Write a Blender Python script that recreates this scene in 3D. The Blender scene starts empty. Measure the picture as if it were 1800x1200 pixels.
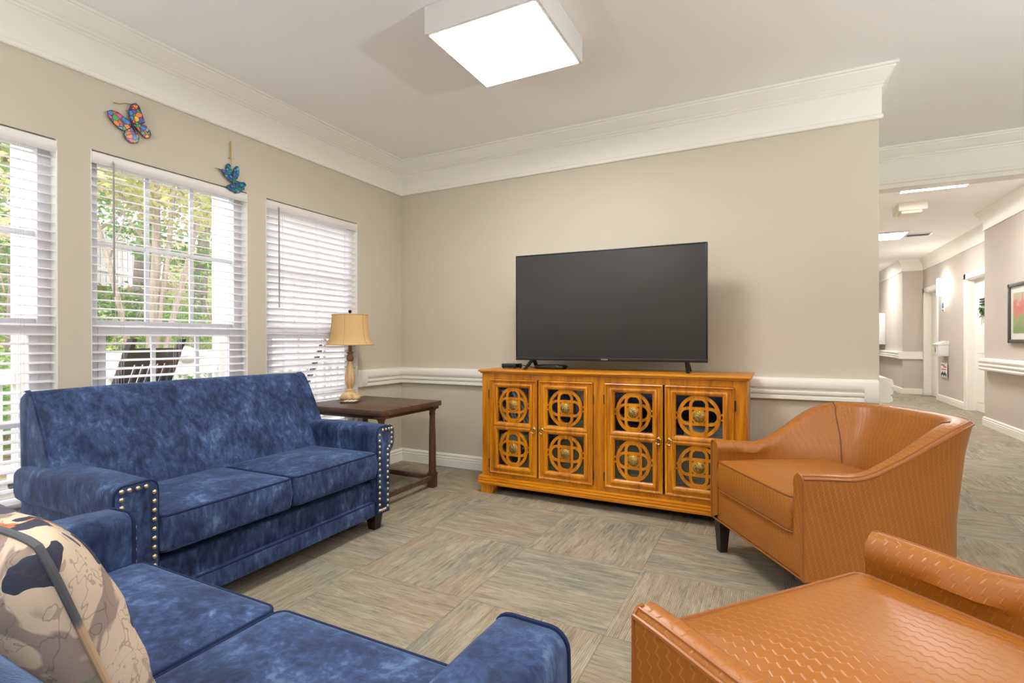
import bpy, bmesh, math, random
from mathutils import Vector, Matrix, Quaternion
R = math.radians
PI = math.pi
C = bpy.context.scene.collection
random.seed(7)

# ------------------------------------------------------------------ materials
LEA, LEB = (170, 104, 36), (146, 87, 21)

def lin(c):
    return tuple(((x / 255) / 12.92 if x / 255 <= .04045 else ((x / 255 + .055) / 1.055) ** 2.4) for x in c)

def rgba(c):
    return (*lin(c), 1)

class NT:
    def __init__(s, name):
        s.m = bpy.data.materials.new(name); s.m.use_nodes = True
        s.t = s.m.node_tree; s.t.nodes.clear()
        s.out = s.n('ShaderNodeOutputMaterial')
    def n(s, typ, **kw):
        nd = s.t.nodes.new(typ)
        for k, v in kw.items():
            if k.startswith('i_'):
                key = k[2:].replace('_', ' ')
                nd.inputs[key].default_value = v
            else:
                setattr(nd, k, v)
        return nd
    def l(s, a, b):
        s.t.links.new(a, b)
    def math(s, op, a, b=None, c=None):
        nd = s.n('ShaderNodeMath', operation=op)
        for i, v in enumerate((a, b, c)):
            if v is None: continue
            if isinstance(v, (int, float)): nd.inputs[i].default_value = v
            else: s.l(v, nd.inputs[i])
        return nd.outputs[0]
    def mix(s, fac, a, b, blend='MIX'):
        nd = s.n('ShaderNodeMix', data_type='RGBA', blend_type=blend)
        for sock, v in ((nd.inputs[0], fac), (nd.inputs[6], a), (nd.inputs[7], b)):
            if hasattr(v, 'is_output'): s.l(v, sock)
            elif isinstance(v, (int, float)): sock.default_value = v
            else: sock.default_value = rgba(v)
        return nd.outputs[2]
    def ramp(s, fac, stops):
        nd = s.n('ShaderNodeValToRGB'); e = nd.color_ramp.elements
        while len(e) < len(stops): e.new(.5)
        for el, (p, c) in zip(e, stops):
            el.position = p; el.color = rgba(c) if not isinstance(c, (int, float)) else (c, c, c, 1)
        s.l(fac, nd.inputs[0]); return nd.outputs[0]
    def coord(s, kind='Object', scale=(1, 1, 1), rot=(0, 0, 0), loc=(0, 0, 0)):
        tc = s.n('ShaderNodeTexCoord'); mp = s.n('ShaderNodeMapping')
        mp.inputs['Scale'].default_value = scale; mp.inputs['Rotation'].default_value = rot; mp.inputs['Location'].default_value = loc
        s.l(tc.outputs[kind], mp.inputs[0]); return mp.outputs[0]
    def noise(s, vec, scale, detail=3, rough=.5, dist=0):
        nd = s.n('ShaderNodeTexNoise', i_Scale=scale, i_Detail=detail, i_Roughness=rough, i_Distortion=dist)
        s.l(vec, nd.inputs['Vector']); return nd.outputs[0]
    def bsdf(s, col, rough=.5, metal=0, spec=.5, **kw):
        b = s.n('ShaderNodeBsdfPrincipled')
        if hasattr(col, 'is_output'): s.l(col, b.inputs['Base Color'])
        else: b.inputs['Base Color'].default_value = rgba(col)
        if hasattr(rough, 'is_output'): s.l(rough, b.inputs['Roughness'])
        else: b.inputs['Roughness'].default_value = rough
        b.inputs['Metallic'].default_value = metal
        b.inputs['Specular IOR Level'].default_value = spec
        for k, v in kw.items(): b.inputs[k.replace('_', ' ')].default_value = v
        s.l(b.outputs[0], s.out.inputs[0]); s.b = b; return b
    def bump(s, h, strength=.3, dist=.01):
        nd = s.n('ShaderNodeBump', i_Strength=strength, i_Distance=dist)
        s.l(h, nd.inputs['Height']); s.l(nd.outputs[0], s.b.inputs['Normal'])

def plain(name, col, rough=.5, metal=0, spec=.5, bump=0, bscale=200, **kw):
    t = NT(name); t.bsdf(col, rough, metal, spec, **kw)
    if bump:
        t.bump(t.noise(t.coord(), bscale, 2), bump, .002)
    return t.m

def emit(name, col, strength):
    t = NT(name); e = t.n('ShaderNodeEmission', i_Strength=strength); e.inputs[0].default_value = rgba(col)
    t.l(e.outputs[0], t.out.inputs[0]); return t.m

def paint(name, col, var=.04):
    t = NT(name)
    n = t.noise(t.coord(), 1.3, 2)
    d = tuple(max(0, c * (1 - var)) for c in col)
    t.bsdf(t.mix(n, col, d), .85, 0, .2)
    t.bump(t.noise(t.coord(), 350, 2), .08, .002)
    return t.m

def velvet(name):
    t = NT(name)
    v = t.coord(scale=(1, 1, 1))
    n1 = t.noise(t.coord(scale=(1, 1, .8)), 9, 6, .68, .6)
    n2 = t.noise(t.coord(scale=(1, 1, .3)), 48, 4, .6, .4)
    n3 = t.noise(v, 420, 2, .5)
    f = t.math('ADD', t.math('MULTIPLY', n1, .62), t.math('MULTIPLY', n2, .38))
    col = t.ramp(f, [(.36, (25, 36, 62)), (.47, (44, 61, 98)), (.55, (62, 84, 126)), (.67, (110, 136, 176))])
    col = t.mix(t.math('MULTIPLY', n3, .35), col, (26, 40, 74))
    b = t.bsdf(col, .72, 0, .25)
    b.inputs['Sheen Weight'].default_value = .35; b.inputs['Sheen Roughness'].default_value = .35
    b.inputs['Sheen Tint'].default_value = rgba((150, 180, 230))
    t.bump(t.math('ADD', n3, n2), .25, .003)
    return t.m

def leather(name):
    """embossed weave: staggered short hooks in slanted rows"""
    t = NT(name)
    v = t.coord('UV', rot=(0, 0, R(24)))
    sp = t.n('ShaderNodeSeparateXYZ'); t.l(v, sp.inputs[0])
    A, B = .030, .0145
    row = t.math('DIVIDE', sp.outputs[1], B); rf = t.math('FLOOR', row); rv = t.math('FRACT', row)
    x = t.math('FRACT', t.math('ADD', t.math('DIVIDE', sp.outputs[0], A), t.math('MULTIPLY', rf, .37)))
    st = t.math('SUBTRACT', 1, t.math('SMOOTHSTEP' if False else 'MINIMUM', t.math('MULTIPLY', t.math('ABSOLUTE', t.math('SUBTRACT', x, .5)), 14), 1))
    hz = t.math('SUBTRACT', 1, t.math('MINIMUM', t.math('MULTIPLY', rv, 5.5), 1))
    win = t.math('MULTIPLY', t.math('GREATER_THAN', x, .5), t.math('LESS_THAN', x, .87))
    h = t.math('MAXIMUM', st, t.math('MULTIPLY', hz, win))
    n = t.noise(t.coord(), 5, 3)
    col = t.mix(n, LEA, LEB)
    col = t.mix(t.math('MULTIPLY', h, .2), col, (226, 160, 100))
    t.bsdf(col, t.math('ADD', .34, t.math('MULTIPLY', n, .08)), 0, .5)
    t.bump(t.math('ADD', t.math('MULTIPLY', h, 1), t.math('MULTIPLY', t.noise(t.coord(), 500, 2), .15)), .5, .0015)
    return t.m

def wood(name, c1, c2, c3, rough=.35, axis='Z', scale=1.0, spec=.5):
    t = NT(name)
    sc = {'X': (.8, 9, 9), 'Y': (9, .8, 9), 'Z': (9, 9, .8)}[axis]
    v = t.coord(scale=tuple(a * scale for a in sc))
    n = t.noise(v, 2.2, 5, .6, .9)
    n2 = t.noise(v, 14, 3, .6)
    f = t.math('ADD', t.math('MULTIPLY', n, .75), t.math('MULTIPLY', n2, .25))
    t.bsdf(t.ramp(f, [(.36, c1), (.5, c2), (.66, c3)]), rough, 0, spec)
    t.bump(n2, .05, .002)
    return t.m

def carpet(name):
    t = NT(name)
    S = .61
    tc = t.n('ShaderNodeTexCoord'); sp = t.n('ShaderNodeSeparateXYZ'); t.l(tc.outputs['Object'], sp.inputs[0])
    px = t.math('DIVIDE', t.math('ADD', sp.outputs[0], .565 + 61), S)
    py = t.math('DIVIDE', t.math('ADD', sp.outputs[1], -1.868 + 61), S)
    cx = t.math('FLOOR', px); cy = t.math('FLOOR', py)
    par = t.math('MODULO', t.math('ADD', t.math('ADD', cx, cy), 1), 2)
    # along-grain / across-grain coordinates, quarter turned from tile to tile
    def sel(a, b):
        return t.math('ADD', t.math('MULTIPLY', par, a), t.math('MULTIPLY', t.math('SUBTRACT', 1, par), b))
    along = sel(sp.outputs[1], sp.outputs[0]); across = sel(sp.outputs[0], sp.outputs[1])
    cell = t.n('ShaderNodeCombineXYZ'); t.l(cx, cell.inputs[0]); t.l(cy, cell.inputs[1])
    wn = t.n('ShaderNodeTexWhiteNoise', noise_dimensions='2D'); t.l(cell.outputs[0], wn.inputs['Vector'])
    def vec(a, b):
        c = t.n('ShaderNodeCombineXYZ')
        t.l(t.math('MULTIPLY', along, a), c.inputs[0]); t.l(t.math('MULTIPLY', across, b), c.inputs[1]); t.l(t.math('MULTIPLY', wn.outputs[0], 37), c.inputs[2])
        return c.outputs[0]
    big = t.noise(vec(1.2, 3.2), 1.5, 3, .6, .3)
    mid = t.noise(vec(5, 62), 1.2, 5, .72, .15)
    fib = t.noise(vec(14, 300), 1.2, 3, .6)
    base = t.ramp(big, [(.38, (130, 128, 118)), (.47, (150, 142, 124)), (.55, (158, 144, 120)), (.66, (158, 138, 114))])
    pick = t.math('MULTIPLY', wn.outputs[0], .45)
    base = t.mix(pick, base, (146, 142, 130))
    blot = t.noise(vec(3.0, 11), 1.5, 5, .75, .5)
    col = t.mix(t.ramp(blot, [(.51, 0.), (.62, .5)]), base, (188, 178, 157))
    col = t.mix(t.ramp(blot, [(.34, .5), (.45, 0.)]), col, (104, 98, 88))
    col = t.mix(t.ramp(mid, [(.5, 0.), (.68, .5)]), col, (188, 178, 157))
    col = t.mix(t.ramp(mid, [(.34, .6), (.46, 0.)]), col, (94, 88, 78))
    rib = t.math('SINE', t.math('MULTIPLY', across, 2 * PI / .0085))
    rib = t.math('MULTIPLY_ADD', rib, .5, .5)
    col = t.mix(t.math('MULTIPLY', t.math('MULTIPLY', rib, fib), .8), col, (92, 84, 74))
    col = t.mix(t.ramp(fib, [(.5, 0.), (.72, .4)]), col, (196, 182, 154))
    # thin seam at the tile edges
    fx = t.math('ABSOLUTE', t.math('SUBTRACT', t.math('FRACT', px), .5)); fy = t.math('ABSOLUTE', t.math('SUBTRACT', t.math('FRACT', py), .5))
    seam = t.math('GREATER_THAN', t.math('MAXIMUM', fx, fy), .4965)
    col = t.mix(t.math('MULTIPLY', seam, .3), col, (84, 78, 70))
    t.bsdf(col, .95, 0, .1)
    t.bump(t.math('ADD', t.math('MULTIPLY', rib, .6), fib), .35, .003)
    return t.m

def glass(name, tint=(255, 255, 255), f=.08):
    t = NT(name)
    tr = t.n('ShaderNodeBsdfTransparent'); tr.inputs[0].default_value = rgba(tint)
    gl = t.n('ShaderNodeBsdfGlossy', i_Roughness=.02)
    mx = t.n('ShaderNodeMixShader'); mx.inputs[0].default_value = f
    t.l(tr.outputs[0], mx.inputs[1]); t.l(gl.outputs[0], mx.inputs[2]); t.l(mx.outputs[0], t.out.inputs[0])
    return t.m

def translucent(name, col, fac=.4, rough=.6, stripes=None):
    t = NT(name)
    d = t.n('ShaderNodeBsdfPrincipled', i_Roughness=rough); d.inputs[0].default_value = rgba(col); d.inputs['Specular IOR Level'].default_value = .3
    r = t.n('ShaderNodeBsdfTranslucent'); r.inputs[0].default_value = rgba(col)
    mx = t.n('ShaderNodeMixShader'); mx.inputs[0].default_value = fac
    t.l(d.outputs[0], mx.inputs[1]); t.l(r.outputs[0], mx.inputs[2]); t.l(mx.outputs[0], t.out.inputs[0])
    return t.m

def foliage(name, c1, c2, c3):
    t = NT(name)
    tc = t.n('ShaderNodeTexCoord'); ob = t.n('ShaderNodeNewGeometry')
    wn = ob.outputs['Random Per Island']
    col = t.ramp(wn, [(.0, c1), (.5, c2), (1., c3)])
    d = t.n('ShaderNodeBsdfDiffuse'); t.l(col, d.inputs[0])
    r = t.n('ShaderNodeBsdfTranslucent'); t.l(col, r.inputs[0])
    mx = t.n('ShaderNodeMixShader'); mx.inputs[0].default_value = .35
    t.l(d.outputs[0], mx.inputs[1]); t.l(r.outputs[0], mx.inputs[2]); t.l(mx.outputs[0], t.out.inputs[0])
    return t.m

def stained(name, cols, scale, border=(40, 20, 50), kind='Object'):
    """stained-glass look: bright cells with dark leading between them"""
    t = NT(name)
    v = t.coord(kind)
    a = t.n('ShaderNodeTexVoronoi', i_Scale=scale); t.l(v, a.inputs['Vector'])
    e = t.n('ShaderNodeTexVoronoi', feature='DISTANCE_TO_EDGE', i_Scale=scale); t.l(v, e.inputs['Vector'])
    s = t.n('ShaderNodeSeparateColor'); t.l(a.outputs['Color'], s.inputs[0])
    nd = t.n('ShaderNodeValToRGB'); nd.color_ramp.interpolation = 'CONSTANT'
    el = nd.color_ramp.elements
    while len(el) < len(cols): el.new(.5)
    for i, (x, c) in enumerate(zip(el, cols)): x.position = i / len(cols); x.color = rgba(c)
    t.l(s.outputs[0], nd.inputs[0])
    col = t.mix(t.math('LESS_THAN', e.outputs['Distance'], .06), nd.outputs[0], border)
    t.bsdf(col, .25, 0, .6)
    return t.m

def floral(name):
    """painterly blooms and leaves on cream cloth"""
    t = NT(name)
    v = t.coord('Object')
    base = t.mix(t.noise(v, 7, 3, .5, .6), (226, 208, 182), (190, 172, 156))
    w = t.noise(t.coord('Object', loc=(.3, .1, .2)), 9, 2, .5, 1.8)
    base = t.mix(t.ramp(w, [(.5, 0.), (.55, .85)]), base, (140, 124, 118))
    ns = t.n('ShaderNodeTexNoise', i_Scale=18, i_Detail=2); t.l(v, ns.inputs['Vector'])
    for sc, thr, cut, col, off in ((12, .44, .5, (84, 86, 102), 1.7), (13, .30, .18, (196, 120, 84), 3.1), (12, .36, .2, (132, 134, 114), 7.7), (15, .44, .5, (62, 64, 82), 5.9)):
        vm = t.n('ShaderNodeVectorMath', operation='MULTIPLY_ADD'); t.l(ns.outputs[1], vm.inputs[0]); vm.inputs[1].default_value = (.08, .08, .08); t.l(t.coord('Object', loc=(off, off * .7, off * .3)), vm.inputs[2])
        vo = t.n('ShaderNodeTexVoronoi', i_Scale=sc); t.l(vm.outputs[0], vo.inputs['Vector'])
        c = t.n('ShaderNodeSeparateColor'); t.l(vo.outputs['Color'], c.inputs[0])
        base = t.mix(t.math('MULTIPLY', t.math('LESS_THAN', vo.outputs['Distance'], thr), t.math('LESS_THAN', c.outputs[0], cut)), base, col)
    w2 = t.noise(v, 12, 2, .5, 2.6)
    band = t.math('LESS_THAN', t.math('ABSOLUTE', t.math('SUBTRACT', w2, .5)), .012)
    base = t.mix(t.math('MULTIPLY', band, .4), base, (84, 76, 80))
    t.bsdf(base, .85, 0, .2)
    t.bump(t.noise(v, 300, 2), .15, .002)
    return t.m

WALLC = (205, 197, 181)
M = dict(
    wall=paint('beige_wall_paint', WALLC), hall=paint('wall_paint_cool_lit', (202, 193, 184)),  # hall: same paint as the walls, cooler hallway light put into its colour
    ceil=paint('ceiling_paint', (247, 246, 245), .02),
    trim=plain('white_gloss_trim', (236, 233, 226), .4, 0, .4),
    carpet=carpet('carpet_tiles'), velvet=velvet('blue_velvet'),
    velvet_dark=plain('blue_piping', (30, 44, 78), .8, 0, .2),
    black_in=plain('under_fabric', (12, 12, 14), .9),
    leather=leather('woven_orange_leather'), welt=plain('leather_welt', (150, 88, 34), .4), seam=plain('leather_seam', (112, 62, 20), .5),
    darkwood=plain('espresso_wood', (38, 26, 22), .35),
    nail=plain('brass_nail', (222, 206, 170), .28, .9),
    oak=wood('honey_wood', (150, 86, 6), (194, 120, 10), (214, 144, 20), .32, 'Z'),
    oakx=wood('honey_wood_long', (150, 86, 6), (194, 120, 10), (214, 144, 20), .32, 'X'),
    table=wood('walnut_table_wood', (62, 44, 34), (84, 62, 48), (104, 80, 62), .38, 'X'),
    tablev=wood('walnut_leg_wood', (66, 44, 30), (92, 64, 44), (116, 84, 58), .38, 'Z'),
    brass=plain('polished_brass', (226, 190, 120), .25, 1),
    screen=plain('tv_screen', (34, 34, 35), .3, 0, .55), bezel=plain('tv_bezel', (44, 44, 48), .3, .5),
    black=plain('black_plastic', (14, 14, 15), .3), silver=plain('silver_plastic', (190, 190, 196), .35, .6),
    green=plain('dark_green_plastic', (20, 40, 32), .25),
    slat=translucent('white_blind_slat', (250, 249, 251), .55, .5),
    valance=plain('white_vinyl', (226, 222, 220), .45), cord=plain('blind_cord', (205, 205, 208), .8),
    alu=plain('grey_aluminium', (218, 220, 224), .45, 0), glass=glass('window_glass'), cabglass=glass('cabinet_glass', (225, 230, 232), .1),
    wand=plain('clear_wand', (150, 148, 146), .4), gap=plain('dark_gap', (40, 30, 20), .9), shade=translucent('lamp_shade_fabric', (236, 205, 150), .35, .8),
    lampbase=wood('cream_carved_resin', (176, 138, 92), (214, 182, 132), (228, 202, 158), .5, 'Z'),
    lampneck=plain('brown_resin', (140, 104, 72), .5), shadetrim=plain('shade_trim', (200, 170, 122), .8),
    panel=emit('led_panel', (255, 251, 246), 24), hallpanel=emit('led_panel_hall', (255, 253, 251), 34), sconce=emit('sconce_glow', (255, 250, 240), 30),
    housing=plain('white_metal_housing', (222, 221, 219), .45), whitepaint=plain('white_exterior_paint', (240, 240, 238), .5),
    rocker=plain('black_painted_wood', (22, 22, 24), .45), deck=wood('porch_boards', (120, 116, 110), (140, 136, 128), (156, 150, 142), .7, 'Y'),
    bark=wood('pale_bark', (126, 110, 98), (160, 144, 130), (184, 170, 156), .9, 'Z', .6),
    darkbark=wood('grey_bark', (96, 86, 84), (124, 112, 108), (150, 138, 132), .9, 'Z', .8),
    soil=NT('leaf_litter'), beige=plain('beige_plastic', (222, 216, 200), .5),
    paper=plain('paper_white', (238, 236, 230), .8), ink=plain('printed_ink', (46, 46, 52), .8), red=plain('printed_red', (190, 60, 60), .8), blue=plain('sign_blue', (60, 96, 150), .6),
    frame=plain('picture_frame_wood', (74, 66, 60), .45), gold=plain('gold_emblem', (196, 166, 80), .35, .9), grey=plain('pale_grey', (170, 168, 168), .6),
    butterfly=stained('stained_butterfly', [(214, 70, 130), (240, 190, 40), (50, 130, 210), (60, 170, 70), (226, 96, 40), (120, 190, 220), (90, 70, 170), (236, 130, 60)], 42),
    bird=stained('stained_bird', [(20, 90, 150), (30, 150, 160), (60, 100, 190), (40, 120, 100), (90, 170, 190), (70, 60, 150)], 60, (12, 40, 60)),
    floral=floral('floral_fabric'), floralpipe=None,
)
def _pipe():
    t = NT('two_tone_piping'); n = t.noise(t.coord(), 9, 1)
    t.bsdf(t.ramp(n, [(.5, (88, 90, 96)), (.53, (190, 160, 128))]), .8); return t.m
M['floralpipe'] = _pipe()
M['plum'] = plain('dark_plum_edge', (58, 30, 62), .4); M['navy'] = plain('dark_navy_edge', (20, 44, 70), .4)
def _soil():
    t = M['soil']; n = t.noise(t.coord(), 1.6, 5, .65); n2 = t.noise(t.coord(), 22, 4, .7)
    c = t.ramp(n, [(.38, (120, 96, 78)), (.5, (140, 128, 92)), (.62, (120, 146, 84))])
    t.bsdf(t.mix(t.math('MULTIPLY', n2, .6), c, (84, 70, 60)), .95, 0, .1); t.bump(n2, .8, .05)
    return t.m
M['soil'] = _soil()
M['leaf_light'] = foliage('light_leaves', (140, 176, 92), (180, 196, 122), (204, 208, 156))
M['leaf_mid'] = foliage('mid_leaves', (84, 124, 68), (122, 156, 92), (164, 184, 128))
M['leaf_dark'] = foliage('dark_leaves', (60, 92, 54), (84, 116, 72), (120, 146, 98))
M['leaf_yellow'] = foliage('yellow_leaves', (176, 172, 118), (206, 196, 142), (178, 190, 130))
def _art():
    t = NT('poppy_print'); v = t.coord('Object'); n = t.noise(v, 9, 4, .6, 1)
    sp = t.n('ShaderNodeSeparateXYZ'); t.l(v, sp.inputs[0])
    h = t.math('ADD', t.math('MULTIPLY', sp.outputs[2], 1.9), t.math('MULTIPLY', t.math('SUBTRACT', n, .5), .9))
    t.bsdf(t.ramp(t.math('ADD', h, .5), [(.15, (120, 150, 84)), (.4, (150, 168, 90)), (.52, (214, 120, 110)), (.7, (214, 90, 96)), (.85, (196, 178, 150))]), .6)
    return t.m
M['art'] = _art()
def _medal():
    t = NT('aged_brass_medallion'); v = t.coord(); n = t.noise(v, 160, 3, .6)
    t.bsdf(t.ramp(n, [(.4, (92, 74, 40)), (.56, (196, 164, 90))]), .4, .85); t.bump(n, .9, .004); return t.m
M['medal'] = _medal()

# ------------------------------------------------------------------ mesh helpers
def newbm():
    return bmesh.new()

def obj(name, bm, m, parent=None, smooth=40, loc=None):
    me = bpy.data.meshes.new(name)
    bmesh.ops.recalc_face_normals(bm, faces=bm.faces)
    bm.to_mesh(me); bm.free()
    if smooth:
        for p in me.polygons: p.use_smooth = True
        me.set_sharp_from_angle(angle=R(smooth))
    me.materials.append(m)
    o = bpy.data.objects.new(name, me); C.objects.link(o)
    if parent: o.parent = parent
    if loc: o.location = loc
    return o

def tag(o, label, cat, group=None, kind=None):
    o['label'] = label; o['category'] = cat
    if group: o['group'] = group
    if kind: o['kind'] = kind
    return o

def thing(name, label, cat, loc=(0, 0, 0), rz=0, group=None):
    o = bpy.data.objects.new(name, None); C.objects.link(o); o.empty_display_size = .1
    o.location = loc; o.rotation_euler = (0, 0, rz)
    return tag(o, label, cat, group)

def struct(name, bm, m, parent=None, smooth=30):
    o = obj(name, bm, m, parent, smooth)
    if not parent: o['kind'] = 'structure'
    return o

def dup(root, loc, rz, label):
    r = root.copy(); C.objects.link(r); r.location = loc; r.rotation_euler = (0, 0, rz); r['label'] = label
    for ch in list(root.children):
        c = ch.copy(); C.objects.link(c); c.parent = r
        for g in ch.children:
            d = g.copy(); C.objects.link(d); d.parent = c
    return r

def box(bm, x0, x1, y0, y1, z0, z1, bev=0, seg=2, mat=None):
    mtx = Matrix.Translation(((x0 + x1) / 2, (y0 + y1) / 2, (z0 + z1) / 2)) @ Matrix.Diagonal((x1 - x0, y1 - y0, z1 - z0, 1))
    if mat: mtx = mat @ mtx
    r = bmesh.ops.create_cube(bm, size=1, matrix=mtx)
    vs = r['verts']
    if bev:
        es = list({e for v in vs for e in v.link_edges})
        bmesh.ops.bevel(bm, geom=es, offset=bev, segments=seg, profile=.5, affect='EDGES')
    return vs

def prism(bm, pts, a, b, axis='y', bev=0, seg=2):
    """polygon pts (u,v) extruded from a to b along axis; x:(y,z) y:(x,z) z:(x,y)"""
    def P(u, v, w):
        return {'x': (w, u, v), 'y': (u, w, v), 'z': (u, v, w)}[axis]
    A = [bm.verts.new(P(u, v, a)) for u, v in pts]; B = [bm.verts.new(P(u, v, b)) for u, v in pts]
    n = len(pts); f0 = bm.faces.new(A); f1 = bm.faces.new(B[::-1])
    for i in range(n): bm.faces.new((A[i], A[(i + 1) % n], B[(i + 1) % n], B[i]))
    if bev:
        es = list(f0.edges) + list(f1.edges)
        bmesh.ops.bevel(bm, geom=es, offset=bev, segments=seg, profile=.5, affect='EDGES')

def annulus(bm, cx, cz, rx, rz, tx, tz, y0, y1, n=48):
    o0 = []; i0 = []; o1 = []; i1 = []
    for k in range(n):
        a = 2 * PI * k / n; c, s = math.cos(a), math.sin(a)
        o0.append(bm.verts.new((cx + rx * c, y0, cz + rz * s))); o1.append(bm.verts.new((cx + rx * c, y1, cz + rz * s)))
        i0.append(bm.verts.new((cx + (rx - tx) * c, y0, cz + (rz - tz) * s))); i1.append(bm.verts.new((cx + (rx - tx) * c, y1, cz + (rz - tz) * s)))
    for k in range(n):
        j = (k + 1) % n
        bm.faces.new((o0[k], o0[j], i0[j], i0[k])); bm.faces.new((o1[k], i1[k], i1[j], o1[j]))
        bm.faces.new((o0[k], o1[k], o1[j], o0[j])); bm.faces.new((i0[k], i0[j], i1[j], i1[k]))

def stadium(bm, cx, cz, r, half, th, y0, y1, vertical, n=14):
    """flat loop with two straight sides and two round ends"""
    def loop(rr):
        P = []
        for k in range(n + 1):
            a = PI * k / n; P.append((rr * math.cos(a), half + rr * math.sin(a)))
        for k in range(n + 1):
            a = PI + PI * k / n; P.append((rr * math.cos(a), -half + rr * math.sin(a)))
        return [(x, z) if vertical else (z, x) for x, z in P]
    O, I = loop(r), loop(r - th); N = len(O)
    v = [[bm.verts.new((cx + x, y, cz + z)) for x, z in L] for L in (O, I) for y in (y0, y1)]
    o0, o1, i0, i1 = v
    for k in range(N):
        j = (k + 1) % N
        bm.faces.new((o0[k], o0[j], i0[j], i0[k])); bm.faces.new((o1[k], i1[k], i1[j], o1[j]))
        bm.faces.new((o0[k], o1[k], o1[j], o0[j])); bm.faces.new((i0[k], i0[j], i1[j], i1[k]))

def lathe(bm, prof, n=32, c=(0, 0, 0), flute=None, M4=None):
    rings = []
    for (r, z) in prof:
        ring = []
        for k in range(n):
            a = 2 * PI * k / n
            rr = r
            if flute and flute[0] <= z <= flute[1]: rr = r * (1 + flute[3] * math.cos(a * flute[2]))
            p = Vector((c[0] + rr * math.cos(a), c[1] + rr * math.sin(a), c[2] + z))
            if M4: p = M4 @ p
            ring.append(bm.verts.new(p))
        rings.append(ring)
    for a, b in zip(rings, rings[1:]):
        for k in range(n):
            j = (k + 1) % n; bm.faces.new((a[k], a[j], b[j], b[k]))
    if prof[0][0] > 1e-6: bm.faces.new(rings[0][::-1])
    if prof[-1][0] > 1e-6: bm.faces.new(rings[-1])

def tube(bm, pts, r, n=8, closed=False, caps=True):
    pts = [Vector(p) for p in pts]; N = len(pts); rings = []
    rad = r if isinstance(r, (list, tuple)) else [r] * N
    prev = None
    for i in range(N):
        if closed: t = (pts[(i + 1) % N] - pts[i - 1])
        else: t = pts[min(i + 1, N - 1)] - pts[max(i - 1, 0)]
        t = t.normalized()
        if prev is None:
            u = t.orthogonal().normalized()
        else:
            u = (prev - t * prev.dot(t)); u = u.normalized() if u.length > 1e-6 else t.orthogonal().normalized()
        prev = u; w = t.cross(u)
        rings.append([bm.verts.new(pts[i] + (u * math.cos(2 * PI * k / n) + w * math.sin(2 * PI * k / n)) * rad[i]) for k in range(n)])
    for i in range(N if closed else N - 1):
        a, b = rings[i], rings[(i + 1) % N]
        if closed and i == N - 1:
            # match the twist at the closing joint
            off = min(range(n), key=lambda o: (a[0].co - b[o].co).length); b = b[off:] + b[:off]
        for k in range(n):
            j = (k + 1) % n; bm.faces.new((a[k], a[j], b[j], b[k]))
    if not closed and caps:
        bm.faces.new(rings[0][::-1]); bm.faces.new(rings[-1])

def loft(bm, rings, closed_v=False, caps=False, uvs=None):
    V = [[bm.verts.new(p) for p in r] for r in rings]
    n = len(V[0]); lay = bm.loops.layers.uv.verify() if uvs else None
    for i in range(len(V) - 1):
        for k in range(n if closed_v else n - 1):
            j = (k + 1) % n
            f = bm.faces.new((V[i][k], V[i][j], V[i + 1][j], V[i + 1][k]))
            if uvs:
                kk = k + 1
                for lp, q in zip(f.loops, (uvs[i][k], uvs[i][kk], uvs[i + 1][kk], uvs[i + 1][k])): lp[lay].uv = q
    if caps:
        for r in (V[0], V[-1]):
            f = bm.faces.new(r)
            if uvs:
                for lp in f.loops: lp[lay].uv = (lp.vert.co.x + lp.vert.co.y, lp.vert.co.z)
    return V

def sweep(bm, path, prof, cap=True):
    """profile (offset to the right of travel, z) swept along a mitred 2-D path"""
    rings = []
    for i, p in enumerate(path):
        p = Vector(p)
        def nrm(a, b):
            d = (Vector(b) - Vector(a)).normalized(); return Vector((d.y, -d.x))
        ns = []
        if i > 0: ns.append(nrm(path[i - 1], path[i]))
        if i < len(path) - 1: ns.append(nrm(path[i], path[i + 1]))
        if len(ns) == 2:
            m = ns[0] + ns[1]; m = m / (1 + ns[0].dot(ns[1]))
        else: m = ns[0]
        rings.append([bm.verts.new((p.x + m.x * o, p.y + m.y * o, z)) for o, z in prof])
    n = len(prof)
    for a, b in zip(rings, rings[1:]):
        for k in range(n):
            j = (k + 1) % n; bm.faces.new((a[k], a[j], b[j], b[k]))
    if cap: bm.faces.new(rings[0]); bm.faces.new(rings[-1][::-1])

def boxuv(bm, s=1):
    lay = bm.loops.layers.uv.verify()
    for f in bm.faces:
        n = f.normal; ax = max(range(3), key=lambda i: abs(n[i]))
        for lp in f.loops:
            c = lp.vert.co
            lp[lay].uv = ((c.y, c.z), (c.x, c.z), (c.x, c.y))[ax]

def sm(a, b, x):
    t = min(1, max(0, (x - a) / (b - a))); return t * t * (3 - 2 * t)

def rrect(x0, x1, y0, y1, r, z, n=6):
    P = []
    for cx, cy, a0 in ((x1 - r, y1 - r, 0), (x0 + r, y1 - r, 90), (x0 + r, y0 + r, 180), (x1 - r, y0 + r, 270)):
        for k in range(n + 1):
            a = R(a0 + 90 * k / n); P.append((cx + r * math.cos(a), cy + r * math.sin(a), z))
    return P

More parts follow.
